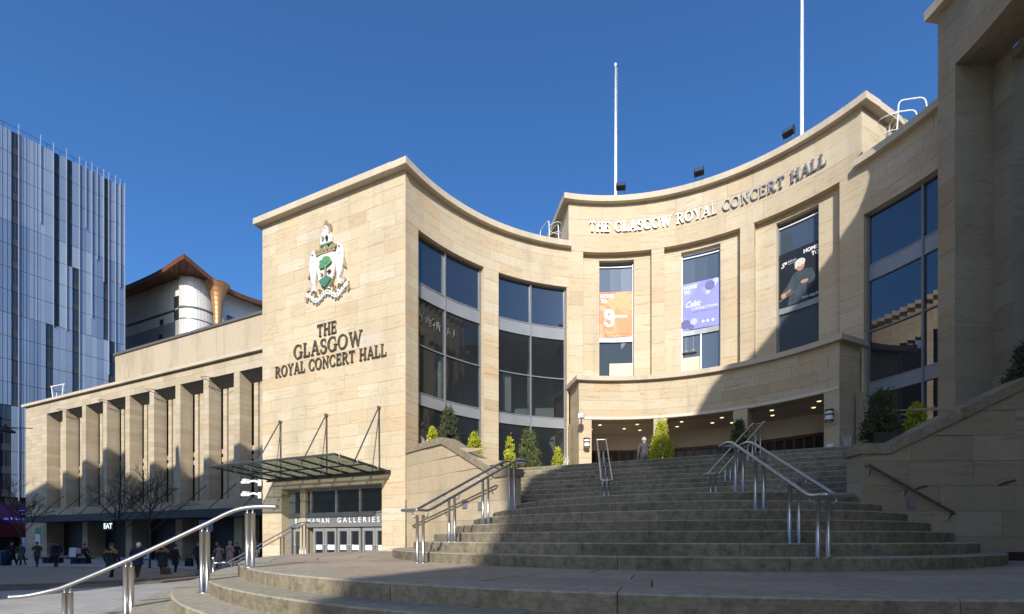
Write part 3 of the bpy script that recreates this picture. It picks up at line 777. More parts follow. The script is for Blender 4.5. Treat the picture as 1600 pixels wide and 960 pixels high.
put_text(mb, 'HOME', Q, .05, H_-.26, .24, .004, 0, 0, 1, .55, .008); put_text(mb, 'TO', Q, .05, H_-.48, .24, .004, 0, 0, 1, .25, .008)
def annulus(cx, cy, r0, r1, a0, a1, n, m, k=26):
    for i in range(k):
        p, q = radians(a0+(a1-a0)*i/k), radians(a0+(a1-a0)*(i+1)/k)
        polyp(mb, Q, [(cx+r0*cos(p), cy+r0*sin(p)), (cx+r1*cos(p), cy+r1*sin(p)), (cx+r1*cos(q), cy+r1*sin(q)), (cx+r0*cos(q), cy+r0*sin(q))], n, m)
annulus(.42, 1.0, .07, .22, 0, 360, .004, 0); annulus(.42, .66, .10, .22, -180, 60, .0046, 0); polyp(mb, Q, [(.53, .62), (.64, .62), (.64, 1.0), (.53, 1.0)], .0052, 0)
put_text(mb, 'music', Q, .68, .84, .27, .004, 0, 0, 1, .55); put_text(mb, 'glasgowconcerthalls.com', Q, .22, .1, .1, .004, 1, 0, 1, W_-.3)
mb.build('print', PM, r)
r, Q, W_, H_ = poster('lilac poster with white script lettering and circles, in the middle tall window', *wins[1], E+8.89, E+10.86, 'purple')
mb = MB(); PM = ['white', 'lilac', 'indigo', 'midlilac']
polyp(mb, Q, [(0, H_-1.0), (.75, H_), (0, H_)], .0015, 3)
for cx, cy, rad, m in ((1.08, 1.72, .2, 2), (.88, 1.6, .12, 3), (1.07, 1.78, .12, 3), (1.3, 1.86, .12, 1), (1.0, 1.46, .1, 1), (1.24, 1.72, .07, 0), (.12, .25, .2, 2), (.2, .24, .09, 3), (.45, .32, .14, 1), (.34, .1, .12, 2), (.1, .46, .1, 3), (.12, .07, .08, 3)):
    disc(mb, Q, min(cx, W_-rad), cy, rad, rad, .002+.0003*rnd(), m)
disc(mb, Q, min(1.24, W_-.07), 1.72, .045, .045, .0031, 2)
put_text(mb, 'HOME', Q, .06, H_-.24, .2, .004, 0, 0, 1, .5, .008); put_text(mb, 'TO', Q, .06, H_-.44, .2, .004, 0, 0, 1, .24, .008)
put_text(mb, 'Celtic', Q, .14, .95, .36, .004, 0, .5, 1, .6, .004); put_text(mb, 'CONNECTIONS', Q, .36, .80, .15, .0044, 0, 0, 1, W_-.42); put_text(mb, 'celticconnections.com', Q, .42, .68, .09, .004, 2, 0, 1, W_-.5)
for cx in (.82, 1.0, 1.2): disc(mb, Q, cx, .26, .055, .055, .004, 0, 10)
mb.build('print', PM, r)
r, Q, W_, H_ = poster('black poster of a white-haired conductor with raised hands, in the right-hand tall window', *wins[2], E+8.89, E+10.95, 'blackprint')
mb = MB(); PM = ['white', 'suit', 'skinprint', 'hairprint', 'gold']
polyp(mb, Q, [(.3, 0), (.42, .55), (.28, .5), (.1, .38), (.05, .52), (.3, .78), (.48, 1.12), (.62, 1.2), (.95, 1.2), (1.15, 1.12), (1.25, .78), (1.18, .62), (.95, .6), (.98, 0)], .002, 1)
disc(mb, Q, .74, 1.38, .15, .19, .003, 2); disc(mb, Q, .73, 1.5, .18, .15, .0034, 3); polyp(mb, Q, [(.55, 1.52), (.56, 1.3), (.62, 1.35), (.64, 1.5)], .0038, 3)
disc(mb, Q, .16, .44, .09, .1, .003, 2); disc(mb, Q, .88, .74, .13, .07, .003, 2)
for k in range(4): polyp(mb, Q, [(.2, .42+.03*k), (.42, .5+.035*k), (.42, .52+.035*k), (.2, .44+.03*k)], .0036, 2)
polyp(mb, Q, [(.02, .26), (.5, .46), (.5, .475), (.02, .29)], .004, 4)
polyp(mb, Q, [(.66, 1.38), (.7, 1.385), (.7, 1.395), (.66, 1.395)], .0042, 1); polyp(mb, Q, [(.77, 1.385), (.81, 1.38), (.81, 1.395), (.77, 1.395)], .0042, 1); polyp(mb, Q, [(.7, 1.27), (.79, 1.27), (.78, 1.28), (.71, 1.28)], .0042, 1)
put_text(mb, 'HOME', Q, .86, 1.78, .2, .004, 0, 0, 1, .46, .008); put_text(mb, 'TO', Q, 1.12, 1.58, .2, .004, 0, 0, 1, .24, .008)
put_text(mb, 'S', Q, .08, 1.52, .26, .004, 0, .3, 1, .14, .006); disc(mb, Q, .24, 1.66, .05, .05, .004, 0, 12); put_text(mb, 'RSNO', Q, .32, 1.64, .11, .004, 0); put_text(mb, 'royal scottish national orchestra', Q, .32, 1.57, .05, .004, 0, 0, 1, .42)
put_text(mb, 'rsno.org.uk', Q, .8, .1, .16, .004, 0, 0, 1, .55)
mb.build('print', PM, r)
# pale board and lamps inside the lower panes
M['cream'] = flat('cream_board', (.62, .60, .38), .6)
def rbox(a, b, z0, z1, r, m, name, label, cat):
    mb = MB(); P = curve(r); mb.pbox(P, D(a, r), D(b, r), z0, z1, -.02, 0, 0, 4, back=True); return tag(mb.build(name, m), label, cat)
rbox(-23.2, -16.9, ZB+.02, E+7.72, RPO, 'cream', 'display_board', 'cream display board standing behind the lower pane under the orange poster', 'display board')
rbox(-3.6, .7, ZB+.02, E+7.72, RPO, 'cream', 'display_board', 'cream display board behind the lower left pane under the lilac poster', 'display board')
for a in (-2.7, -.9):
    P = curve(RPO); mb = MB(); c = P(D(a, RPO), E+7.95, .02)
    mb.lathe([(.0, .06), (.05, .055), (.16, 0), (.0, -.005)], c, 14); mb.tube([(c[0], c[1], c[2]+.05), (c[0], c[1], E+8.6)], .004, 4)
    tag(mb.build('pendant_lamp', 'paper'), 'flat white pendant lamp hanging %s above the cream board' % ('outermost left' if a < -2 else 'nearer the mullion'), 'pendant lamp', 'pendant lamps in the middle window')

# ================================================================== STEPS, LANDING, GROUND
def slab(name, poly, z0, z1, mat, kind='structure', parent=None):
    mb = MB(); mb.prism(poly, z0, z1); return mb.build(name, mat, parent, kind=kind)
mb = MB(); mb.face([(-900, -900, 0), (900, -900, 0), (900, 900, 0), (-900, 900, 0)]); mb.build('plaza', 'plaza', kind='structure')
LAND = E-.41
def arcpts(R, cu, cv, a0, a1, n=48): return [(cu+R*sin(a0+(a1-a0)*i/n), cv-R*cos(a0+(a1-a0)*i/n)) for i in range(n+1)]
# landing and the steps below it: concentric rings about (-.5, .1)
cu0, cv0 = -.5, .1
stairs = thing('stone_steps', 'broad weathered stone steps curving up from the plaza to the porch', 'steps')
R0 = 9.35
core = MB()
core.prism(arcpts(R0-.03, cu0, cv0, radians(-92), radians(100), 60)+[(8.9, 3), (-9.2, .4)], 0, LAND-.012)
for k in range(1, 9):
    r = R0+.43*k; z = LAND-.175*k-.012
    core.prism(arcpts(r-.03, cu0, cv0, -acos(2/r), radians(95), 60)+[(6, 0), (-6, -1)], 0.002*k, z)
def step_ring(R, cu, cv, a0, a1, ztop, zbot, depth, Lst=1.9, over=.0):
    P = ring(R, cu, cv); s0, s1 = a0*R, a1*R; s = s0; out = []
    first = True
    while s < s1-1e-6:
        L = Lst*(.8+.45*rnd())
        if first: L *= rnd()*.6+.3; first = False
        e = s+L
        if s1-e < .6: e = s1
        out.append((P, s, e, zbot, ztop, depth)); s = e
    return out
stones = []
for k in range(0, 9):
    r = R0+.43*k; a0 = -radians(92) if k == 0 else -acos(2/r)
    stones += step_ring(r, cu0, cv0, a0, radians(95), LAND-.175*k, LAND-.175*(k+1), .47 if k else .5)
# lower flight: seven risers, radius and centre shrinking inwards
RISE = .175
def flight(k):
    f = (k-1)/6; return 6.52-(6.52-4.1)*f, -.5+.5*f, .1+.1*f
for k in range(1, 8):
    R, a, b = flight(k)
    core.prism(arcpts(R-.03, a, b, radians(-100), radians(100), 50), LAND-.02, LAND+RISE*k-.012-.0005*k)
    stones += step_ring(R, a, b, radians(-88), radians(84), LAND+RISE*k, LAND+RISE*(k-1), .52 if k < 7 else .6)
TOP1 = LAND+RISE*7
# upper flight: ten straight risers
R2 = .17; V2 = lambda k: -.1+.325*(k-1)
for k in range(1, 11):
    core.prism([(-5.6, V2(k)+.03), (5.4, V2(k)+.03), (5.4, 3.4), (-5.6, 3.4)], TOP1-.03, TOP1+R2*k-.012-.0005*k)
    P, L = straight((-5.6, V2(k)), (5.4, V2(k))); s = 0; e = rnd()+.5
    while s < L:
        if L-e < .5: e = L
        stones.append((P, s, e, TOP1+R2*(k-1), TOP1+R2*k, .42)); s = e; e = s+1.5+.8*rnd()
core.build('step_core', 'stepdark', stairs, kind='stuff')
srt = sorted(stones, key=lambda q: -screen_area([q[0](s, z, 0) for s in q[1:3] for z in q[3:5]]))
rest = MB()
for i, (P, s, e, zb, zt, dep) in enumerate(srt):
    mb = MB() if i < 300 else rest
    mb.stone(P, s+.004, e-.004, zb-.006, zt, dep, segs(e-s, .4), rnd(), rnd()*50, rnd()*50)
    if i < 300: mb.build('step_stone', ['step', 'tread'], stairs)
if rest.f: rest.build('step_stones_out_of_sight', ['step', 'tread'], stairs, kind='stuff')
# landing paving between the two flights
mb = MB(); mb.prism(arcpts(R0-.5, cu0, cv0, radians(-92), radians(100), 60)+[(8.9, 3), (-9.2, .4)], LAND-.06, LAND-.01); land = mb.build('landing', 'stepdark', kind='structure')
n_slab = 0; rest = MB()
for row, (ra, rb) in enumerate(((8.85, 8.05), (8.05, 7.25), (7.25, 6.3))):
    P = ring(rb, cu0, cv0); a = -radians(91)*rb; end = radians(80)*rb
    while a < end:
        L = .8+.9*rnd(); tgt = MB()
        tgt.pbox(lambda s, z, n, P=P: P(s, z, n), a+.008, a+L-.008, LAND-.05, LAND-.003*rnd(), .008, ra-rb-.008, 0, 2, .2+.6*rnd(), rnd()*40, rnd()*40)
        tgt.build('paving_slab', 'pave', land); a += L; n_slab += 1
# terraces at the top
def facade_arc(R, a0, a1, n=30): return [(R*sin(radians(a0+(a1-a0)*i/n)), R*cos(radians(a0+(a1-a0)*i/n))) for i in range(n+1)]
mb = MB(); mb.prism(facade_arc(10.4, -62, 62)+[(5.5, 2.86), (-5.6, 2.86)], E-.2, FLOOR-.004); mb.build('terrace', 'pave', kind='structure')
P, L = straight((-5.6, V2(10)+.4), (5.4, V2(10)+.4))
soil = simple('planter_soil', (.05, .04, .03), .95, 0, .3, 6, .5)
mb = MB(); mb.prism([(-8.5, .55), (-7.9, 3.3), (-5.1, 2.9), (-5.1, -.2), (-5.6, -.5)], 0, E+2.3); mb.prism([(-5.2, -.3), (-5.2, 1.5), (-4.9, 1.5), (-3.9, -1.2)], 0, E+1.62); mb.build('planter', soil, kind='structure')
mb = MB(); mb.prism([(4.0, -1.2), (4.6, 1.4), (4.9, 4.5), (8.4, 4.4), (8.5, .55), (6, -.4)], 0, E+2.1); mb.build('planter', soil, kind='structure')

# --- cheek walls beside the steps
def cheek(a, b, label, sgn, hand, stone):
    P, L = straight(a, b)
    fl = (lambda s: s) if sgn > 0 else (lambda s: L-s)       # distance from the pier end
    def top(s):
        d = fl(s); return E+(1.6 if d < .5 else 1.6+1.27*min(1, (d-.5)/2.6))
    root = thing('cheek_wall', label, 'wall')
    cuts = sorted({0, L, fl(.5), fl(3.1)})
    mb = MB()
    for x, y in zip(cuts, cuts[1:]): mb.pbox(P, x, y, 0, top(x), -.42, -.02, 0, 1, .4, z1b=top(y), back=True)
    body = mb.build('wall_body', stone, root)
    js = [(bk, body, False) for bk in ashlar(P, 0, L, LAND-.17*0-.02, E+2.9, (), .46, .9, 1.9, top=top)]
    PE, LE = straight(P(0, 0, -.42)[:2], P(0, 0, 0)[:2]) if sgn > 0 else straight(P(L, 0, 0)[:2], P(L, 0, -.42)[:2])
    js += [(bk, body, False) for bk in ashlar(PE, 0, LE, LAND-.02, E+1.6, (), .46, .5, 1)]
    lay_blocks(js, root, 200, stone)
    for x, y in zip(cuts, cuts[1:]):
        n = max(1, round((y-x)/1.3))
        for i in range(n):
            p, q = x+(y-x)*i/n, x+(y-x)*(i+1)/n
            e0 = -.06 if p == 0 and sgn > 0 else .003; e1 = .06 if q == L and sgn < 0 else -.003
            mb = MB(); mb.pbox(P, p+e0, q+e1, top(p)+.001, top(p)+.2, -.47, .05, 0, 1, rnd(), rnd()*9, rnd()*9, back=True, z1b=top(q)+.2, z0b=top(q)+.001)
            mb.build('coping_stone', 'cope', root)
    hb = MB(); (h0, z0), (h1, z1) = hand
    hb.tube([P(h0, z0, .03), P(h0, z0, .09), P(h1, z1, .09), P(h1, z1, .03)], .024, 8)
    ho = hb.build('wall_handrail', 'dullsteel', root)
    for f in (.04, .45, .96):
        s, z = h0+(h1-h0)*f, z0+(z1-z0)*f
        mb = MB(); mb.tube([P(s, z-.12, 0), P(s, z-.12, .06), P(s, z-.02, .09)], .011, 6); mb.lathe([(0, -.03), (.03, -.03), (.03, .03), (0, .03)], P(s, z-.12, .0), 8); mb.build('bracket', 'dullsteel', ho)
    return root, P, L
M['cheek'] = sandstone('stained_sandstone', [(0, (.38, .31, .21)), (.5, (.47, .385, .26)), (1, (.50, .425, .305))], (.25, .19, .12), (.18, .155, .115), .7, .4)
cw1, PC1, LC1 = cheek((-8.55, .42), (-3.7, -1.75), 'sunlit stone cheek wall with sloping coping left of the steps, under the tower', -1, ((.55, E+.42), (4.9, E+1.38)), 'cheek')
cw2, PC2, LC2 = cheek((3.7, -1.75), (8.6, .42), 'shaded stained stone cheek wall with sloping coping right of the steps', 1, ((.06, E+1.39), (1.66, E+.47)), 'dirty_shaded')
mb = MB(); mb.pbox(PC2, 2.0, LC2, LAND, LAND+.16, -.01, .02); mb.build('plinth_strip', simple('dark_red_granite', (.035, .012, .012), .4), cw2)
for (P, s, z, sz, par) in ((PC1, 4.05, E+.78, .22, cw1), (PC1, 3.3, E+.86, .26, cw1), (PC2, .84, E+.58, .17, cw2)):
    mb = MB(); mb.pbox(P, s, s+sz*.9, z, z+sz, .005, .03); mb.build('plate', 'frame', par)
rust = simple('rust_streak', (.09, .045, .025), .9, 0, .3, 20)
for s, z, k in ((1.1, E+.98, 1), (2.7, E+1.08, 1.25)):
    mb = MB(); pts = [(-.14, -.05), (-.02, 0), (.12, .03), (.13, .0), (0, -.035), (-.13, -.08)]
    mb.face([PC2(s+x*k, z+y*k, .012) for x, y in pts]); mb.build('rust_patch', rust, cw2)
# ================================================================== HANDRAILS
def smooth_path(pts, k=5):
    """rounded polyline: quadratic corners"""
    pts = [Vector(p) for p in pts]; out = [pts[0]]
    for a, b, c in zip(pts, pts[1:], pts[2:]):
        r = min(.18, (b-a).length*.45, (c-b).length*.45)
        p, q = b+(a-b).normalized()*r, b+(c-b).normalized()*r
        for i in range(k+1):
            t = i/k; out.append(p*(1-t)**2+b*2*t*(1-t)+q*t*t)
    out.append(pts[-1]); return out
def stair_z(u, v):
    z = 0
    for k in range(8, -1, -1):
        if hypot(u-cu0, v-cv0) < R0+.43*k: z = LAND-.175*k
    for k in range(1, 8):
        R, a, b = flight(k)
        if hypot(u-a, v-b) < R: z = LAND+RISE*k
    for k in range(1, 11):
        if v > V2(k) and abs(u) < 5.5: z = TOP1+R2*k
    return z
def double_rail(label, p0, z0, p1, z1, ts, gap=.34, r=.024, pr=.027, e0=.22, e1=.4, group='steel handrails on the steps', tubegap=.13):
    """two parallel rails joined by loops at both ends, on pairs of posts; p0 = lower end"""
    d = Vector((p1[0]-p0[0], p1[1]-p0[1], 0)); L = d.length; d.normalize(); n = Vector((d.y, -d.x, 0))
    root = thing('handrail', label, 'handrail', (p0[0], p0[1], stair_z(*p0)), 0, group); o = root.location.copy()
    A = Vector((p0[0], p0[1], z0))-o; B = Vector((p1[0], p1[1], z1))-o
    for sg in (-1, 1):
        h = n*gap/2*sg
        mb = MB(); mb.tube(smooth_path([A+h-d*e0, A+h+d*.02, B+h-d*.02, B+h+d*e1]), r, 10); mb.build('rail', 'steel', root, True)
    mb = MB()
    for P_, s in ((A, -1), (B, 1)):
        ex = e0 if s < 0 else e1
        mb.tube(smooth_path([P_-n*gap/2+d*s*ex, P_-n*gap/2+d*s*(ex+.05), P_+n*gap/2+d*s*(ex+.05), P_+n*gap/2+d*s*ex], 4), r, 10)
    mb.build('rail_loop', 'steel', root, True)
    for t in ts:
        c = A+(B-A)*t
        for sg in (-1, 1):
            q = c+n*tubegap/2*sg; fz = stair_z(q.x+o.x, q.y+o.y)-o.z
            mb = MB(); mb.tube([(q.x, q.y, fz-.02), (q.x, q.y, c.z-.07)], pr, 10); mb.tube([(q.x, q.y, fz), (q.x, q.y, fz+.012)], pr*1.9, 12)
            po = mb.build('post', 'steel', root, True)
            h = c+n*gap/2*sg
            mb = MB(); mb.tube(smooth_path([(q.x, q.y, c.z-.11), (h.x, h.y, c.z-.11), (h.x, h.y, c.z)], 3), .010, 6); mb.build('bracket', 'steel', po, True)
    return root
def loc_(X, Z): return plan(X, Z)
double_rail('thick steel double handrail on the right of the lower steps, foremost and largest of them', loc_(3.94, 6.07), E+.53, loc_(4.0, 8.5), E+1.71, (0.02, .29, .70, 1.0))
double_rail('steel double handrail on the left of the lower steps, sunlit, beside the left cheek wall', loc_(-1.555, 8.19), E+.47, loc_(0.0, 10.8), E+1.76, (0.0, .285, .65, 1.0))
double_rail('slim steel double handrail in the middle of the upper steps, seen end on', (-1.64, .1), E+1.56, (-2.6, 3.2), E+3.38, (.02, .3, .55, .78, .97), .30, .02, .021, .12, .15)
double_rail('slim steel double handrail on the right of the upper steps, behind the thick one', (1.0, .1), E+1.58, (2.14, 2.9), E+3.38, (.02, .3, .55, .78, .97), .30, .02, .021, .12, .15)
double_rail('slim steel double handrail leading down beside the tower doors', (-13.6, -2.35), E-.80, (-10.55, -2.05), E+.50, (.05, .36, .72, 1.0), .30, .018, .022, .5, .4)
# single heavy rail in the left foreground, with a shallow curve at each end
def cl(X, Z, z): u, v = plan(X, Z); return Vector((u, v, E+z))
root = thing('handrail', 'single heavy steel handrail in the left foreground running down to the plaza', 'handrail', (*plan(-3.73, 6.9), LAND), 0, 'steel handrails on the steps'); o = root.location.copy()
pts = [cl(-3.35, 6.93, .455), cl(-3.73, 6.9, .45), cl(-4.0, 6.87, .38), cl(-4.37, 6.81, .18), cl(-5.26, 6.63, -.29), cl(-5.95, 6.5, -.62), cl(-6.18, 6.46, -.70), cl(-6.42, 6.4, -.755), cl(-6.62, 6.36, -.77)]
fine = []
for i in range(len(pts)-1):
    p0, p1, p2, p3 = pts[max(i-1, 0)], pts[i], pts[i+1], pts[min(i+2, len(pts)-1)]
    for k in range(6):
        t = k/6; fine.append(.5*((2*p1)+(p2-p0)*t+(2*p0-5*p1+4*p2-p3)*t*t+(3*p1-p0-3*p2+p3)*t**3))
fine.append(pts[-1])
mb = MB(); mb.tube([p-o for p in fine], .03, 12); mb.build('rail', 'steel', root, True)
for X, Z, zt in ((-3.74, 6.9, .43), (-4.33, 6.81, .165), (-5.26, 6.63, -.32), (-5.97, 6.49, -.66)):
    u, v = plan(X, Z); fz = stair_z(u, v)
    mb = MB()
    for dx in (-.038, .038):
        q = plan(X+dx, Z); mb.tube([(q[0]-o.x, q[1]-o.y, fz-.02-o.z), (q[0]-o.x, q[1]-o.y, E+zt-.06-o.z)], .032, 10)
        mb.tube([(q[0]-o.x, q[1]-o.y, E+zt-.09-o.z), (q[0]-o.x, q[1]-o.y, E+zt-.0-o.z)], .014, 6)
    mb.tube([(u-o.x, v-o.y, fz-o.z), (u-o.x, v-o.y, fz+.012-o.z)], .095, 14)
    mb.build('post', 'steel', root, True)

# ================================================================== THINGS ON AND ABOUT THE HALL
for lab, a in (('slender white flagpole on the roof by the left end of the frieze, shorter one', -21.6), ('slender white flagpole on the roof above the word HALL, running out of the picture', 24.7)):
    r = 8.95; p = (r*sin(radians(a)), r*cos(radians(a)), ZM+.2); t = thing('flagpole', lab, 'flagpole', p, 0, 'flagpoles on the roof')
    hgt = 6.15 if a < 0 else 8.2
    mb = MB(); mb.tube([(0, 0, 0), (0, 0, hgt)], .055, 10, r2=.035); mb.build('pole', 'white', t, True)
    mb = MB(); mb.lathe([(0, hgt+.1), (.05, hgt+.07), (.06, hgt), (.03, hgt-.05)], (0,0,0), 10); mb.build('finial', 'white', t, True)
    mb = MB(); mb.tube([(.06, 0, .3), (.06, 0, hgt-.1)], .006, 4); mb.build('halyard', 'white', t)
for lab, a in (('small dark floodlight at the foot of the left flagpole', -20.6), ('small dark floodlight alone on the cornice, over the gap between ROYAL and CONCERT', .9), ('small dark floodlight tilted beside the right flagpole', 23.0)):
    r = 8.42; p = (r*sin(radians(a)), r*cos(radians(a)), ZM+.27); t = thing('floodlight', lab, 'floodlight', p, radians(-a), 'floodlights on the cornice')
    mb = MB()
    for x in (-.14, .14): mb.tube([(x, 0, 0), (x, .0, .32)], .012, 6)
    mb.tube([(-.16, 0, .01), (.16, 0, .01)], .014, 6); mb.build('bracket', 'black', t)
    mb = MB(); c, s = cos(.5), sin(.5)
    Q = lambda x, z, n: (x, -n*c+z*s, .36+z*c+n*s)
    mb.pbox(Q, -.19, .19, -.13, .16, -.1, .1, back=True); mb.pbox(Q, -.17, .17, .16, .2, -.07, .06, back=True); mb.build('housing', 'black', t)
    mb = MB(); mb.pbox(Q, -.16, .16, -.1, .13, .1, .108); mb.build('lens', 'greyglass', t)
def ladder(label, a, r, z0, hgt, rz):
    t = thing('roof_ladder', label, 'ladder', (r*sin(radians(a)), r*cos(radians(a)), z0), rz, 'white roof ladders')
    for x in (-.24, .24):
        mb = MB(); mb.tube(smooth_path([(x, 0, 0), (x, .12, hgt), (x, .9, hgt), (x, 1.05, hgt*.55)]), .022, 6); mb.build('stile', 'white', t)
    for k in range(1, int(hgt/.3)):
        mb = MB(); mb.tube([(-.24, .12*k*.3/hgt, k*.3), (.24, .12*k*.3/hgt, k*.3)], .014, 5); mb.build('rung', 'white', t)
    for k in (.55, .8):
        mb = MB(); mb.tube([(.24*cos(q)*1.2, .1+.42*sin(q)*-1.2, hgt*k) for q in [i*pi/8 for i in range(9)]], .012, 5); mb.build('hoop', 'white', t)
ladder('white roof ladder with hoops, behind the left end of the raised cornice', -37.6, 9.6, ZC+.1, 1.75, radians(50))
ladder('white roof ladder with handrails, behind the right end of the raised cornice', 39.6, 9.9, ZC+.1, 2.2, radians(-75))
def wall_lamp(label, P, s, z):
    o = P(s, z, 0); t = thing('wall_lamp', label, 'wall lamp', o, 0, 'cylindrical wall lamps by the porch')
    q = P(s, z, .17); d = (q[0]-o[0], q[1]-o[1])
    mb = MB(); mb.lathe([(0, .0), (.10, .0), (.115, .03), (.115, .32), (.10, .36), (0, .36)], (d[0], d[1], 0), 14); mb.build('drum', 'white', t, True)
    for zz in (.0, .2, .34):
        mb = MB(); mb.lathe([(.12, zz), (.13, zz), (.13, zz+.05), (.12, zz+.05)], (d[0], d[1], 0), 14); mb.build('band', 'black', t)
    mb = MB(); mb.tube([(0, 0, .1), (d[0], d[1], .1)], .03, 6); mb.tube([(0, 0, .26), (d[0], d[1], .26)], .03, 6); mb.build('bracket', 'black', t)
wall_lamp('cylindrical white wall lamp with black bands, sunlit, at the left end of the porch', PQ, D(-33.0, RQ), E+3.66)
wall_lamp('cylindrical white wall lamp with black bands, in shade, at the right end of the porch', PQ, D(36.3, RQ), E+3.82)
def cctv(label, o, d, flip=1):
    t = thing('security_camera', label, 'camera', o, 0, 'white security cameras')
    d = Vector((*d, 0)).normalized()
    mb = MB(); mb.tube(smooth_path([(0,0,0), tuple(d*.3+Vector((0,0,.1))), tuple(d*.55)]), .045, 8); mb.tube([(0,0,-.12), (0,0,.12)], .07, 8); mb.build('arm', 'white', t)
    mb = MB(); q = d*.62; mb.box(q.x-.1, q.y-.1, -.02, q.x+.1, q.y+.1, .16); mb.tube([tuple(q+Vector((0,0,.05))), tuple(q+d*.2+Vector((0,0,.03)))], .06, 8); mb.build('housing', 'white', t)
cctv('white security camera on a curved arm, upper of two on the tower corner', (-15.62, .3, E+2.22), (-1, -.25))
cctv('white security camera on a curved arm, lower of two on the tower corner', (-15.62, .3, E+1.72), (-1, -.25))
q = PQ(D(-34.3, RQ), E+4.75, 0); cctv('white security camera on the porch wall above the left wall lamp', q, (PQ(0,0,1)[0]-PQ(0,0,0)[0]+.3, -1))
mb = MB(); mb.pbox(PQ, D(35.0, RQ), D(36.6, RQ), E+2.72, E+3.12, .012, .03); tag(mb.build('wall_notice', 'paper'), 'small white framed notice under the right-hand wall lamp', 'notice')

# ================================================================== PLANTS
def leafmat(name, lo, hi):
    m, t, b = _new(name)
    at = N(t, 'ShaderNodeAttribute', attribute_name='tone').outputs['Fac']
    t.links.new(ramp(t, at, [(0, lo), (1, hi)]), b.inputs['Base Color']); b.inputs['Roughness'].default_value = .75
    b.inputs['Specular IOR Level'].default_value = .2
    return m
M['lime'] = leafmat('lime_foliage', (.24, .27, .018), (.50, .50, .05)); M['conifer'] = leafmat('dark_foliage', (.028, .042, .018), (.11, .125, .055)); M['midgreen'] = leafmat('mid_foliage', (.045, .065, .025), (.15, .165, .06))
M['bark'] = simple('bark', (.06, .05, .04), .9, 0, .3, 9)
def conifer(name, label, cat, u, v, z, h, w, mat, n=1500, shape=1.0, grp=None, leaf=.05):
    t = thing(name, label, cat, (u, v, z), rnd()*6, grp)
    mb = MB(); mb.tube([(0,0,-.1), (0,0,h*.35), (0,0,h*.85)], .035, 6, r2=.01); mb.build('stem', 'bark', t)
    mb = MB()
    sprays = []                       # upright sprays of foliage with gaps between
    for i in range(int(70*max(.6, h))):
        f = rnd()**1.25; a = rnd()*2*pi; prof = (min(1, f/.14)**.6)*(1-f**(1.3*shape))**.75
        rr = w/2*prof*(.72+.36*rnd()); sprays.append((rr*cos(a), rr*sin(a), f*h, a, rr))
    per = max(8, n//len(sprays))
    for (x, y, z_, a, rr) in sprays:
        base = rnd()
        for k in range(per):
            q = Vector((x+random.gauss(0, .055*w+.015), y+random.gauss(0, .055*w+.015), z_+abs(random.gauss(0, .07*h))))
            d = Vector((cos(a)*.5+random.gauss(0, .5), sin(a)*.5+random.gauss(0, .5), .8+.5*rnd())).normalized()
            s = d.cross(Vector((random.gauss(0,1), random.gauss(0,1), random.gauss(0,.4)))).normalized()*leaf*(.35+.35*rnd())
            e = d*leaf*(1+rnd())
            tone = min(1, max(0, base*.6+.4*rnd()))
            mb.face([q-s, q+s*.4, q+e, q-s*.5+e*.6], 0, None, tone)
    mb.build('foliage', mat, t)
    return t
FZ = FLOOR
SM = 'small lime conifers in the planters'
conifer('dwarf_conifer', 'small lime conifer at the far left corner of the left planter, by the tower', 'shrub', -8.05, 1.25, E+2.95, .85, .42, 'lime', 2200, grp=SM)
conifer('conifer', 'large dark conifer in front of the leftmost tall window', 'conifer', -7.45, 1.3, E+2.45, 1.82, 1.0, 'conifer', 5500, .6, leaf=.055)
conifer('dwarf_conifer', 'small lime conifer just above the sloping coping, left of the stone pier between the windows', 'shrub', -7.1, 2.5, E+2.75, 1.0, .62, 'lime', 2600, grp=SM)
conifer('dwarf_conifer', 'small narrow lime conifer at the second tall window, left of a dark one', 'shrub', -6.6, 4.45, E+2.7, 1.15, .46, 'lime', 2400, grp=SM)
conifer('conifer', 'large grey-green conifer in front of the second tall window', 'conifer', -5.9, 4.7, E+2.5, 1.66, 1.02, 'midgreen', 5500, .6, leaf=.05)
conifer('dwarf_conifer', 'small lime conifer beside the porch, nearest its left end', 'shrub', -5.15, 6.05, E+2.6, 1.0, .56, 'lime', 2400, grp=SM)
conifer('conifer', 'tall lime conifer standing against the first porch pillar', 'conifer', -1.02, 5.9, FZ, 1.68, .80, 'lime', 6500, 1.1, leaf=.055)
conifer('conifer', 'dark conifer standing against the second porch pillar, behind the handrails', 'conifer', 1.62, 6.1, FZ, 1.5, .85, 'conifer', 4500, .9)
conifer('shrub', 'big dark round shrub behind the coping in front of the right-hand window', 'shrub', 4.5, .55, E+2.0, 1.16, 1.04, 'conifer', 7500, .3, leaf=.05)
conifer('dwarf_conifer', 'small bright shrub peeping over the sloping coping on the right', 'shrub', 5.25, 1.0, E+2.25, .72, .48, 'lime', 2000, .6, grp=SM)
conifer('shrub', 'dark shrub cut by the right edge of the picture, above the coping', 'shrub', 7.2, 1.35, E+3.0, 1.05, .8, 'conifer', 3000, .6)
def twigs(label, u, v, z, h):
    t = tag_root = thing('twig_plant', label, 'plant', (u, v, z), 0, 'white twig plants')
    for i in range(12):
        a = i*2.4; r = .05+.12*rnd(); mb = MB(); pts = [(0, 0, 0)]
        for k in range(1, 6): pts.append((r*k/5*cos(a+.5*k)*1.2, r*k/5*sin(a+.5*k)*1.2, h*k/5*(.7+.3*rnd())))
        mb.tube(pts, .008, 4, r2=.004); mb.build('twig', 'white', t)
twigs('bare white twisted twigs beside the lime conifer at the porch left end', -4.85, 6.1, E+2.55, .95)
twigs('bare white twisted twigs at the left end of the left planter', -8.25, 1.1, E+2.9, .7)
twigs('bare white twisted twigs against the right return of the porch', 4.75, 5.75, FZ, .95)

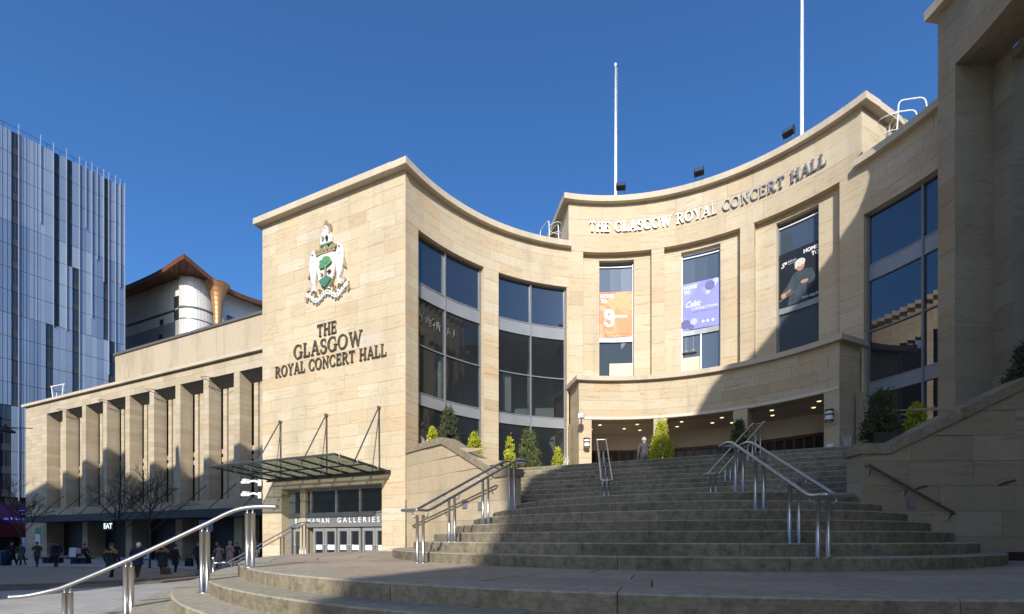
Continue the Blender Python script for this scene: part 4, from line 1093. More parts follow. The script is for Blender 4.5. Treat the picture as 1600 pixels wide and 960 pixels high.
lay_blocks(jobs, hall, 300)
M['attic'] = sandstone('attic_render', [(0, (.42, .345, .235)), (1, (.47, .39, .28))], (.33, .26, .18), (.22, .185, .14), .6, .4)
M['slate'] = simple('slate_grey', (.035, .037, .045), .55, .1)
M['shopdim'] = simple('shop_dim', (.035, .03, .028), .9)
for n_, c in (('sdred', (.22, .03, .03)), ('sdcream', (.35, .30, .2)), ('sdblue', (.06, .1, .18)), ('sdbrown', (.10, .06, .035))): M[n_] = simple(n_.replace('sd', 'goods_'), c, .7)
M['shoplamp'] = flat('shop_lamp', (1, .85, .6), .5, 1.2); M['glowwhite'] = flat('lit_white_sign', (.8, .92, .9), .5, .9); M['glowblue'] = flat('lit_blue_sign', (.12, .14, .7), .5, .5)
M['signblue'] = flat('blue_sign', (.02, .10, .28), .4, .15); M['paleblue'] = flat('pale_blue_print', (.42, .50, .62), .6); M['navybin'] = simple('navy_enamel', (.01, .03, .09), .4)
M['purplesign'] = simple('purple_fascia', (.03, .012, .07), .4); M['dimred'] = simple('dim_red_band', (.09, .006, .008), .5)
def ribbed(name, col, rough, metal, sc, var=.2):
    m, t, b = _new(name)
    p = N(t, 'ShaderNodeNewGeometry').outputs['Position']
    f = noise(t, p, .5, 4)
    t.links.new(ramp(t, f, [(.3, tuple(c*(1-var) for c in col)), (.7, tuple(c*(1+var) for c in col))]), b.inputs['Base Color'])
    b.inputs['Roughness'].default_value = rough; b.inputs['Metallic'].default_value = metal
    wv = N(t, 'ShaderNodeTexWave', Scale=sc); wv.bands_direction = 'Z'; t.links.new(p, wv.inputs['Vector'])
    bump(t, wv.outputs['Fac'], .3, .05, b)
    return m
M['wpanel'] = ribbed('white_metal_cladding', (.62, .60, .54), .4, .15, .9, .06); M['cpanel'] = ribbed('grey_cladding', (.72, .66, .54), .6, 0, .9, .08); M['gpanel'] = ribbed('dark_grey_cladding', (.30, .28, .26), .6, 0, .9, .1)
M['copper'] = ribbed('copper_edge', (.30, .115, .055), .45, .6, .5); M['coppers'] = ribbed('copper_soffit', (.16, .065, .025), .6, .2, 2.2, .3); M['copperc'] = ribbed('copper_cone', (.52, .27, .12), .4, .6, .4, .12)
M['blueglass'] = glass('blue_glass', (.03, .07, .12), 2.0); M['towerglass'] = glass('tower_window_glass', (.02, .03, .045), 1.7)
M['towerfin'] = simple('pale_fin', (.31, .34, .38), .4, .3, .05)
# ================================================================== SHOPPING GALLERY (long fin-fronted wing)
GV = 15.0
gal = thing('shopping_gallery', 'long sandstone shopping gallery with deep vertical fins above a row of shops', 'shopping gallery')
GU0, GU1 = -75.9, -15.7
PG, GL = straight((GU0, GV), (GU1, GV)); gs = lambda u: u-GU0
fins = [-67.27+4.16*k for k in range(0, 12)]          # left edges of the fin fronts
FW = .75; GZ0, GZ1, GTOP = E+3.48, E+14.45, E+15.75
# ends, head band and sill band
def gpart(name, s0, s1, z0, z1, n0=-1.6, n1=0, mat='gstone', par=gal, **k):
    mb = MB(); seg = max(1, round((s1-s0)/2.4))
    for i in range(seg):
        a, b = s0+(s1-s0)*i/seg, s0+(s1-s0)*(i+1)/seg
        mb.pbox(PG, a+(.006 if i else 0), b-(.006 if i < seg-1 else 0), z0, z1, n0, n1, 0, 1, .3+.5*rnd(), rnd()*30, rnd()*30)
    return mb.build(name, mat, par, **k)
def coursed(name, s0, s1, z0, z1, n0, n1, h=.46, Lb=1.2):
    """a piece of ashlar built as separate stones with open joints, joined into one part"""
    mb = MB(); mb.pbox(PG, s0+.01, s1-.01, z0, z1, n0, n1-.02, 0, 1, .4)
    k = max(1, round((z1-z0)/h))
    for i in range(k):
        a, b = z0+(z1-z0)*i/k, z0+(z1-z0)*(i+1)/k; s = s0
        while s < s1-1e-6:
            e = s+Lb*(.7+.6*rnd())
            if s1-e < .4: e = s1
            mb.pbox(PG, s+.006*(s > s0), e-.006*(e < s1), a+.006, b-.006, n0, n1+.004*rnd(), 0, 1, rnd(), rnd()*40, rnd()*40); s = e
    return mb.build(name, 'gstone', gal)
coursed('end_wall', 0, gs(-70.84), 0, GZ1, -1.6, 0)
coursed('head_band', 0, GL, GZ1, GTOP, -1.6, 0, .65, 2.0)
mb = MB(); mb.pbox(PG, -.35, GL, GTOP, GTOP+.28, -2.5, .3, back=True); mb.build('cornice', 'pale', gal)
coursed('sill_band', gs(-70.84), GL, E+2.5, GZ0, -1.6, 0, .5, 2.0)
for f in fins: coursed('fin', gs(f), gs(f)+FW, GZ0, GZ1, -1.15, 0, .46, 9)
# recessed wall with a slit window beside every fin
bays_g = list(zip([-70.84]+[f+FW for f in fins], fins+[GU1]))
for a, b in bays_g:
    if b-a < .5: continue
    sa, sb = gs(a), gs(b)
    coursed('recess_wall', sa+.33, sa+.84, GZ0, GZ1, -1.55, -1.12, .46, 3)
    if sb-sa > 1.6: coursed('recess_wall', sa+1.1, sb, GZ0, GZ1, -1.55, -1.12, .46, 1.3)
    for x0, x1 in ((sa, sa+.33), (sa+.84, sa+1.1)): mb = MB(); mb.pbox(PG, x0, x1, GZ0, GZ1, -1.55, -1.5); mb.build('slit_window', 'slate', gal)
    for z in (GZ0+3.6, GZ0+4.35): 
        mb = MB(); mb.pbox(PG, sa+.01, sa+.33, z, z+.42, -1.5, -1.2, 0, 1, rnd()); mb.build('window_sill', 'gstone', gal)
    mb = MB(); mb.face([PG(sa, GZ1-.01, 0), PG(sb, GZ1-.01, 0), PG(sb, GZ1-.75, -1.15), PG(sa, GZ1-.75, -1.15)]); mb.build('soffit', 'lead', gal)
    mb = MB()
    mb.tube([PG(sa+.3, GZ1-.25, .9), PG(sa+.3, GZ1-.5, -1.1)], .03, 5); mb.tube([PG(sa+.3, GZ1-.15, .9), PG(sb-.4, GZ1-.45, -.2)], .025, 5)
    if (bays_g.index((a, b)) % 2): mb.build('lamp_bracket', 'dark', gal)
mb = MB(); mb.pbox(PG, 0, GL, 0, GTOP-.1, -1.9, -1.7, back=True); mb.build('inner_wall', 'slate', gal)
# attic storey set back behind
AV = 17.5
PA, AL = straight((-61.9, AV), (-15, AV))
s = 0
while s < AL-.1:
    e = min(AL, s+7.3); mb = MB(); mb.pbox(PA, s+.012, e-.012, E+15, E+20.55, -.5, 0, 0, 1, rnd(), rnd()*9, 0); mb.build('attic_panel', 'attic', gal); s = e
mb = MB(); mb.pbox(PA, -.1, AL, E+20.55, E+20.8, -.6, .14, back=True); mb.build('attic_capping', 'lead', gal)
mb = MB(); mb.box(-75.7, 15.6, GTOP-.2, -15.2, 30, GTOP+.1); mb.box(-61.7, 17.8, E+15, -15.2, 40, E+20.6); mb.box(-75.7, 15.5, 0, -75.2, 30, GTOP-.1); mb.build('roof', 'lead', gal)
# shop fronts
mb = MB(); mb.pbox(PG, gs(-70.9), GL, E+1.82, E+2.5, -2.5, 1.95, back=True); awn = mb.build('shop_canopy', 'slate', gal)
for f in [-71.5]+fins:
    mb = MB(); mb.tube([PG(gs(f)+.3, E+4.8, 0), PG(gs(f)-.5, E+2.5, 1.9)], .035, 5); mb.build('tie_rod', 'dark', awn)
for f in (fins[1], fins[3], fins[5], fins[7], fins[9], fins[11]): coursed('shop_pier', gs(f)-.02, gs(f)+FW+.27, 0, E+2.5, -2.2, -.02, .55, 9)
mb = MB(); mb.pbox(PG, gs(-70.9), GL, E+2.3, E+2.45, -7, -2.3, back=True); mb.pbox(PG, gs(-70.9), GL, 0, E+2.4, -7.2, -7); mb.build('shop_interior', 'shopdim', gal)
sb_ = [-70.84, fins[1], fins[3], fins[5], fins[7], fins[9], fins[11]]
for a, b in zip(sb_, sb_[1:]):
    sa, sb = gs(a)+1.0, gs(b)
    mb = MB(); mb.pbox(PG, sa, sb, E+1.2, E+1.82, -2.3, -2.05); mb.pbox(PG, sa, sb, 0, .35, -2.3, -2.1)
    for i in range(5):
        x = sa+(sb-sa)*i/4; mb.pbox(PG, x-.04, x+.04, .35, E+1.2, -2.28, -2.06)
    sf = mb.build('shop_front', 'dark', gal)
    for i in range(4):
        x0, x1 = sa+(sb-sa)*i/4+.04, sa+(sb-sa)*(i+1)/4-.04
        mb = MB(); mb.pbox(PG, x0, x1, .35, E+1.2, -2.2, -2.18); mb.build('pane', 'shopglass', sf)
    for i in range(9):                     # goods and fittings seen dimly through the glass
        mb = MB(); x = sa+(sb-sa)*rnd(); h = .8+1.6*rnd(); wd = .3+.8*rnd(); d = 2.8+2.5*rnd()
        mb.pbox(PG, x, min(sb, x+wd), .1, h, -d-.3, -d, back=True); mb.build('shop_display', random.choice(['sdred', 'sdcream', 'sdblue', 'sdbrown', 'sdbrown']), sf)
    for i in range(4):
        mb = MB(); x = sa+(sb-sa)*(.1+.8*rnd()); z = E+.2+1.0*rnd(); mb.pbox(PG, x, x+.25, z, z+.06, -4.6, -4.4, back=True); mb.build('strip_light', 'shoplamp', sf)
mb = MB(); put_text(mb, 'EAT', PG, gs(-57.6), E+1.05, .75, .55, 0, 0, 1, 1.5, .03); mb.build('sign_lettering', 'glowwhite', gal)
mb = MB(); mb.pbox(PG, gs(-57.85), gs(-55.9), E+.85, E+1.75, .4, .54, back=True); mb.build('sign_board', 'black', gal)
mb = MB(); put_text(mb, 'ORVAS', PG, gs(-49.4), E+1.3, .55, -2.03, 0, 0, 1.1, 2.3, .02); mb.build('sign_lettering', 'glowwhite', gal)
mb = MB(); mb.pbox(PG, gs(-42.6), gs(-41.0), E+.75, E+1.7, .0, .1, back=True); sg = mb.build('sign_board', 'signblue', gal)
mb = MB(); mb.pbox(PG, gs(-42.75), gs(-42.6), E+.7, E+1.75, .0, .12, back=True); mb.pbox(PG, gs(-41.0), gs(-40.85), E+.7, E+1.75, .0, .12, back=True); mb.pbox(PG, gs(-42.6), gs(-41.0), E+.65, E+.75, .0, .12, back=True); mb.build('sign_frame', 'lightframe', sg)
mb = MB(); mb.pbox(PG, gs(-73.3), gs(-72.2), E-.85, E+1.3, .01, .1, back=True); bd = mb.build('wall_sign', 'paper', gal)
mb = MB(); mb.pbox(PG, gs(-73.3), gs(-72.2), E+.55, E+1.3, .1, .12); mb.build('green_header', 'green', bd)
# cradle on the gallery roof
t = thing('roof_cradle', 'white tubular maintenance frame on the gallery roof, at its far left end', 'frame', (-70.0, 15.6, GTOP+.28))
for x, dx in ((-.9, -.35), (1.1, .35)):
    mb = MB(); mb.tube([(x, 0, 0), (x+dx, 0, 1.75)], .05, 6); mb.build('leg', 'white', t)
mb = MB(); mb.tube([(-1.5, 0, 1.8), (1.7, 0, 1.7)], .06, 6); mb.build('beam', 'white', t)
mb = MB(); mb.tube([(-.1, 0, 0), (-.1, 0, .9)], .04, 6); mb.build('mast', 'white', t)

# ================================================================== COPPER-ROOFED HALL BEHIND
cop = thing('copper_roof_building', 'pale metal-clad building with a curved sweeping copper roof, behind the gallery', 'building')
CK = 1.4                                        # it stands about 85 m off
CX, CVv = -87.3, 39.6; WT = E+46.0
PF, FL = straight((CX-38, CVv), (CX, CVv))
for zi, (za, zb, mt) in enumerate(((25, 32, 'gpanel'), (32, 38.6, 'gpanel'), (38.6, 40.4, 'cpanel'), (40.75, 43.4, 'cpanel'), (43.4, 46.0, 'cpanel'))):
    x = 0
    while x < FL-.01:
        e = min(FL, x+2.2); mb = MB(); mb.pbox(PF, x+.018, e-.018, E+za+.018, E+zb-.018, -.4, 0, 0, 1, rnd()); mb.build('cladding_panel', mt, cop); x = e
mb = MB(); mb.pbox(PF, 0, FL, E+40.42, E+40.73, -.3, .12); mb.build('string_course', 'lead', cop)
for sx, z, ww, hh in ((FL-2.0, 40.9, 1.55, 2.1), (FL-2.0, 38.7, 1.55, 1.65), (FL-6.3, 38.7, 1.1, 1.0), (FL-6.6, 36.1, 1.1, 1.0)):
    mb = MB(); mb.pbox(PF, sx, sx+ww, E+z, E+z+hh, -.2, .03); mb.build('window', 'black', cop)
DR = 2.94; PDm = ring(DR, CX, CVv+DR-.2)
for i in range(12):
    a0, a1 = radians(2+i*9.5), radians(2+(i+1)*9.5)
    for za, zb in ((25, 32), (32, 38.5), (38.65, 40.4), (40.75, 43.4), (43.4, 46.0)):
        mb = MB(); mb.pbox(PDm, a0*DR+.014, a1*DR-.014, E+za+.014, E+zb-.014, -.3, .25, 0, 2, rnd()); mb.build('cladding_panel', 'wpanel', cop)
mb = MB(); mb.pbox(PDm, 0, radians(118)*DR, E+40.42, E+40.72, -.3, .36, 0, 14); mb.pbox(PDm, 0, radians(118)*DR, E+38.5, E+38.65, -.3, .32, 0, 14); mb.build('string_course', 'lead', cop)
mb = MB(); mb.box(CX-5, CVv+DR+2, E+25, CX+DR, CVv+42, WT+.2); mb.box(CX-37, CVv+.5, E+10, CX-.4, CVv+35, WT-.5); mb.build('core', 'wpanel', cop)
mb = MB(); mb.box(CX+DR+.02, CVv+DR+3.5, E+25, CX+DR+.3, CVv+17, E+41.5); mb.build('blue_glazing', 'blueglass', cop)
# roof: deep level overhang, pointed at the corner and gently dipping along both sides
EX, EY = CX+6.0, CVv-3.1
def eave(p):                                       # p<0 along the front, p>0 along the side
    if p <= 0: x, y = EX+p*42, EY-.7*sin(p*pi)
    else: x, y = EX-.7*sin(p*pi), EY+p*36
    return x, y, E+45.55+.75*math.exp(-(p/.12)**2)-(1.05*sin(min(1, p/.45)*pi) if p > 0 else .14*sin(-p*pi))
def inner(p):
    if p <= 0: return (CX+p*37, CVv-.1, WT-.05)
    a = min(p/.12, 1)*pi/2
    return (CX+DR*sin(a), CVv+DR-DR*cos(a)+max(0, p-.12)*36, WT-.05)
mb = MB(); k = 60; ps = [-1+2*i/k for i in range(k+1)]
for p, q in zip(ps, ps[1:]):
    a, b = eave(p), eave(q); c, d = inner(q), inner(p)
    mb.face([a, b, c, d], 0)
    up = lambda t: (t[0], t[1], t[2]+.8)
    mb.face([a, b, up(b), up(a)], 1); mb.face([up(a), up(b), (CX-17, CVv+20, WT+.8)], 1)
mb.build('copper_roof', ['coppers', 'copper'], cop)
for i in range(22):                               # ribs of the soffit
    p = -.42+i*.04; a, c = eave(p), inner(p); mb = MB()
    mb.tube([(a[0], a[1], a[2]-.02), (c[0], c[1], c[2]-.06)], .06, 4); mb.build('soffit_rib', 'coppers', cop)
cc = (CX+4.7, CVv+3.5)
mb = MB(); mb.lathe([(.62, E+25), (.62, E+38), (.78, E+41), (1.05, E+42.8), (1.4, E+44.4), (2.0, E+45.4)], (cc[0], cc[1], 0), 20); mb.build('copper_column', 'copperc', cop, True)

# ================================================================== GLASS STUDENT TOWER ON THE FAR LEFT
gt = thing('glass_tower', 'tall blue-grey tower of staggered metal panels, dark window strips and thin fins', 'tower block')
GTU = -85.7
PGT, _ = straight((GTU, 10.0), (GTU, 40))       # travel along +v, faces +u
tv = lambda v: v-10.0
TOPZ = E+55.2; FH = 3.1
edges = [11.0, 12.2, 13.0, 14.82, 16.15, 17.55, 18.25, 19.3, 20.44, 20.99, 21.79, 22.47, 23.2, 23.87, 24.66, 25.4, 26.1, 26.74, 27.51, 28.13, 28.97, 29.57, 30.18]
dark_top = {(17.55, 18.25), (21.79, 22.47), (23.2, 23.87), (27.51, 28.13), (12.2, 13.0)}
dark_mid = {(17.55, 18.25), (21.79, 22.47), (23.87, 24.66), (27.51, 28.13), (12.2, 13.0)}
dark_low = {(17.55, 18.25), (20.99, 21.79), (23.87, 24.66), (28.13, 28.97), (12.2, 13.0)}
dark_base = {(16.15, 17.55), (20.99, 21.79), (23.87, 24.66), (28.13, 28.97)}
M['tp'] = [simple('blue_grey_panel', c, .38, .25, .05, .4) for c in ((.20, .26, .35), (.25, .31, .39), (.16, .215, .31), (.30, .355, .42), (.225, .28, .37))]
tj = []; rest = {}
for fl_ in range(16):
    z1 = TOPZ-FH*fl_; z0 = z1-FH
    dk = dark_top if fl_ < 5 else dark_mid if fl_ < 8 else dark_low if fl_ < 12 else dark_base
    for i, (a, b) in enumerate(zip(edges, edges[1:])):
        if (a, b) in dk:
            tj.append((a, b, z0, z1, 'win'))
        else: tj.append((a, b, z0, z1, (i*7+(fl_//4)*3+i//3) % 5))
back = MB(); back.box(GTU-28, 11.0, 0, GTU-.25, 30.18, TOPZ-.1); back.build('core', 'dark', gt)
meshes = {}
def panel_mesh(wd, kind):
    key = (round(wd, 2), kind)
    if key not in meshes:
        mb = MB(); Q = lambda s, z, n: (n, s, z)
        if kind == 'win':
            mb.pbox(Q, .02, wd-.02, .05, 1.0, -.2, -.10); mb.pbox(Q, .02, wd-.02, 1.0, FH-.03, -.2, -.14, 1)
            mb.pbox(Q, wd*.55, wd*.55+.06, 1.0, FH-.03, -.14, -.08); meshes[key] = mb.mesh('window_strip', ['slate', 'towerglass'])
        else:
            mb.pbox(Q, .012, wd-.012, .03, FH-.03, -.2, 0.0); 
            if wd > 1.0: mb.pbox(Q, wd*.33, wd*.33+.04, .03, FH-.03, 0, .05); mb.pbox(Q, wd*.66, wd*.66+.04, .03, FH-.03, 0, .05)
            meshes[key] = mb.mesh('tower_panel', [M['tp'][kind]])
    return meshes[key]
tj.sort(key=lambda j: -screen_area([(GTU, v, z) for v in j[:2] for z in j[2:4]]))
over = MB()
for k, (a, b, z0, z1, kd) in enumerate(tj):
    if screen_area([(GTU, v, z) for v in (a, b) for z in (z0, z1)]) <= 0: continue
    o = bpy.data.objects.new('window_strip' if kd == 'win' else 'tower_panel', panel_mesh(b-a, kd)); C.objects.link(o); o.parent = gt; o.location = (GTU, a, z0)
for v, up, dn in ((14.82, 1.5, 50), (16.15, 1.4, 50), (18.25, 1.3, 50), (20.44, 1.4, 11), (21.79, 1.2, 25), (23.2, 1.3, 25), (24.66, 1.1, 50), (25.4, .9, 9), (26.1, 1.2, 22), (26.74, .9, 13), (27.51, 1.1, 16), (28.13, 1.0, 30), (28.97, 1.1, 28), (29.57, .9, 16), (30.15, .7, 40)):
    mb = MB(); mb.pbox(PGT, tv(v)-.03, tv(v)+.03, TOPZ-dn, TOPZ+up, -.1, .16, back=True); mb.build('fin', 'towerfin', gt)
mb = MB(); mb.tube([(GTU-.3, 11, TOPZ+.8), (GTU-.3, 30.1, TOPZ+.8)], .03, 4)
for i in range(14): mb.tube([(GTU-.3, 11+i*1.45, TOPZ-.1), (GTU-.3, 11+i*1.45, TOPZ+.8)], .025, 4)
mb.build('parapet_rail', 'slate', gt)
mb = MB(); mb.box(GTU-28, 5, 0, GTU-.6, 30, E+7.0); mb.build('podium', 'slate', gt)
gt.rotation_euler = (0, 0, -.1317); _p = Vector((-85.7, 30.18)); _c, _s = cos(-.1317), sin(-.1317)
gt.location = (_p.x-(_c*_p.x-_s*_p.y), _p.y-(_s*_p.x+_c*_p.y), 0)   # the tower front is turned a little off the street grid
# lit shop front at the foot of the tower
sh = thing('corner_shop', 'dark shop front with a purple fascia at the foot of the glass tower, far left', 'shop', (GTU+.4, 8, 0))
mb = MB(); mb.box(-.55, -3, E+1.9, -.05, 24, E+4.6); mb.build('fascia', 'purplesign', sh)
mb = MB(); mb.box(-.55, -3, 0, -.3, 24, E+.2); mb.build('window', 'shopglass', sh)
mb = MB(); mb.box(-.5, -3, E+.2, -.1, 24, E+1.9); mb.build('red_band', 'dimred', sh)
for a, z, h, wd in ((8.2, E+2.5, .3, 3.2), (9.5, E+3.3, .5, 1.0)):
    mb = MB(); Q, _ = straight((-.04, a), (-.04, a+10)); put_text(mb, 'shop' if wd > 2 else 'C', Q, 0, z, h*1.6, .02, 0, 0, 1, wd); mb.build('sign_mark', 'glowblue', sh)

# ================================================================== PLAZA FURNITURE
dais = MB(); A_ = [plan(*p) for p in ((-40, 15), (-21, 17.6), (-17.5, 19.2), (-15.6, 21.5), (-15.2, 24), (-16.5, 27), (-20, 29.5), (-31, 31), (-48, 31))]
ctr = plan(-30, 24)
dais.prism(A_, 0, .10); dais.prism([(ctr[0]+(x-ctr[0])*.965, ctr[1]+(y-ctr[1])*.955) for x, y in A_], .10, .20)
do = dais.build('raised_paving', 'pave', kind='structure')
M['edge'] = sandstone('kerb_stone', [(0, (.15, .14, .12)), (1, (.21, .195, .165))], (.1, .1, .08), (.08, .08, .07), .6, .3)
def curve_edge(f, z0, z1):
    pts = [(ctr[0]+(x-ctr[0])*f[0], ctr[1]+(y-ctr[1])*f[1]) for x, y in A_]
    for a, b in zip(pts, pts[1:]):
        P, L = straight(a, b); k = max(1, round(L/1.6))
        for i in range(k):
            mb = MB(); mb.pbox(P, L*i/k+.004, L*(i+1)/k-.004, z0, z1+.004, -.35, .03, 0, 1, rnd(), rnd()*20, rnd()*20, back=True); mb.build('kerb_stone', 'edge', do)
curve_edge((1, 1), 0, .10); curve_edge((.965, .955), .10, .20)
def bench(label, u, v, rz):
    t = thing('bench', label, 'bench', (u, v, 0), rz, 'low dark benches on the plaza')
    mb = MB()
    for i in range(3): mb.box(-.95, -.28+.19*i, .38, .95, -.11+.19*i, .46)
    mb.build('seat', 'dark', t)
    for x in (-.35, .35): mb = MB(); mb.box(x-.28, -.22, 0, x+.28, .22, .38); mb.build('plinth', 'slate', t)
bench('low dark bench behind the two men walking side by side', -49.0, 7.0, HEAD+.1); bench('low dark bench with a person in a pink and black top sitting on it', -45.65, 7.4, HEAD)
def aboard(label, u, v, rz, col):
    t = thing('sign_board', label, 'A-board', (u, v, 0), rz, 'pavement signs outside the shops')
    for sg in (-1, 1):
        mb = MB(); Q = lambda s, z, n, sg=sg: (s, sg*(.3-.26*z/1.1)+n*sg, z)
        mb.pbox(Q, -.33, .33, .05, 1.1, -.02, .01, back=True); p = mb.build('panel', 'dark', t)
        mb = MB(); mb.pbox(Q, -.28, .28, .12, 1.05, .011, .016); mb.build('sheet', col, p)
aboard('white pavement sign behind the seated person, leaning frame', -60.2, 13.0, HEAD+.5, 'paper'); aboard('pale blue pavement sign beside the stone pier, right of the couple', -47.2, 16.0-2.9, HEAD+.2, 'paleblue')
t = thing('bollard', 'short steel bollard on the plaza at the edge of the sunlight', 'bollard', (-23.35, 3.48, 0))
mb = MB(); mb.tube([(0,0,0), (0,0,1.0)], .075, 12); mb.build('post', 'steel', t, True); mb = MB(); mb.lathe([(.08, .9), (.085, .98), (.05, 1.03), (0, 1.04)], (0,0,0), 12); mb.build('cap', 'steel', t, True)
t = thing('litter_bin', 'dark blue litter bin at the left edge of the picture', 'bin', (*plan(-37.5, 35.8), 0))
mb = MB(); mb.lathe([(.28, 0), (.32, .1), (.32, 1.0), (.26, 1.1), (.1, 1.15), (0, 1.15)], (0,0,0), 12); mb.build('body', 'navybin', t, True); mb = MB(); mb.box(-.2, -.34, .8, .2, -.3, .95); mb.build('slot', 'black', t)
t = thing('white_totem', 'narrow pale panel standing at the gallery corner behind the first tree', 'sign', (*plan(-46, 45.5), 0)); mb = MB(); mb.box(-.45, -.1, 0, .45, .1, 2.1); mb.build('panel', 'paleblue', t); mb = MB(); mb.box(-.5, -.14, 0, .5, .14, .12); mb.build('foot', 'dark', t)
# hanging street lamp, far left
lp = plan(-20.95, 20.0); t = thing('street_lamp', 'dark hanging street lamp on a span wire, cut by the left edge', 'street lamp', (lp[0], lp[1], E+4.45))
mb = MB(); mb.lathe([(0, .22), (.10, .2), (.16, .1), (.30, .02), (.30, -.03), (0, -.06)], (0,0,0), 14); mb.build('shade', 'dark', t, True)
mb = MB(); mb.tube([(-6*CA, -6*SA, .28), (1.1*CA, 1.1*SA, .12)], .02, 5); mb.tube([(0,0,.2), (0,0,.3)], .03, 6); mb.build('span_wire', 'dark', t)

# ---- bare street trees
def tree(label, u, v, h, seed):
    random.seed(seed)
    t = thing('bare_tree', label, 'tree', (u, v, 0), 0, 'leafless young street trees')
    mb = MB(); fork = h*.36
    mb.tube([(0, 0, 0), (.03, .02, fork*.5), (.0, .0, fork), (0, .03, h*.62)], .085, 8, r2=.04); mb.build('trunk', 'bark', t, True)
    mb = MB()
    def grow(p, d, L, r, lev):
        q = p+d*L*.5+Vector((random.gauss(0, .05), random.gauss(0, .05), random.gauss(0, .03)))*L; e = q+(d+Vector((0, 0, .12))).normalized()*L*.5
        mb.tube([p, q, e], r, 4 if lev > 1 else 5, r2=r*.6, cap=False)
        if lev < 5:
            for k in range(2 if lev > 3 else 3):
                nd = (d+Vector((random.gauss(0, .5), random.gauss(0, .5), random.gauss(.12, .35)))).normalized()
                grow(q+(e-q)*random.random(), nd, L*(.5+.28*random.random()), r*.58, lev+1)
    for k in range(9):
        a = k*2.4+random.random(); z = fork+(h*.62-fork)*k/8.0
        grow(Vector((0, 0, z)), Vector((cos(a), sin(a), .55+.5*random.random())).normalized(), h*(.27-.012*k), .034, 1)
    for k in range(3): grow(Vector((0, .03, h*.6)), Vector((random.gauss(0, .3), random.gauss(0, .3), 1)).normalized(), h*.25, .03, 1)
    mb.build('branches', 'bark', t)
tree('bare leafless tree at the left end of the gallery, leftmost of three', -51.5+4, 6.5-2, 6.2, 3)
tree('bare leafless tree behind the navy jacket with tan shoulders, middle of three', -36.6, 5.6, 6.4, 11)
tree('bare leafless tree behind the white-haired man, rightmost of three', -34.3, 6.3, 6.7, 23)
random.seed(99)
# ================================================================== PEOPLE
CLOTH = {}
def cloth(col):
    k = tuple(col)
    if k not in CLOTH: CLOTH[k] = simple('cloth_%d' % len(CLOTH), col, .85, 0, .18, 14, .15)
    return CLOTH[k]
SKIN = simple('skin', (.46, .26, .18), .6, 0, .08, 10)
def skinned(verts, edges, radii, name, mats, zone, parent, root=0):
    me = bpy.data.meshes.new(name); me.from_pydata(verts, edges, [])
    o = bpy.data.objects.new(name, me); C.objects.link(o)
    md = o.modifiers.new('skin', 'SKIN'); md.use_smooth_shade = True
    for i, r in enumerate(radii):
        sv = me.skin_vertices[0].data[i]; sv.radius = r if isinstance(r, tuple) else (r, r); sv.use_root = (i == root)
    sb = o.modifiers.new('sub', 'SUBSURF'); sb.levels = 1; sb.render_levels = 1
    dg = bpy.context.evaluated_depsgraph_get(); dg.update()
    nm = bpy.data.meshes.new_from_object(o.evaluated_get(dg)); bpy.data.objects.remove(o); bpy.data.meshes.remove(me)
    for m in mats: nm.materials.append(m)
    for p in nm.polygons: p.material_index = zone(p.center); p.use_smooth = True
    r = bpy.data.objects.new(name, nm); C.objects.link(r); r.parent = parent
    return r
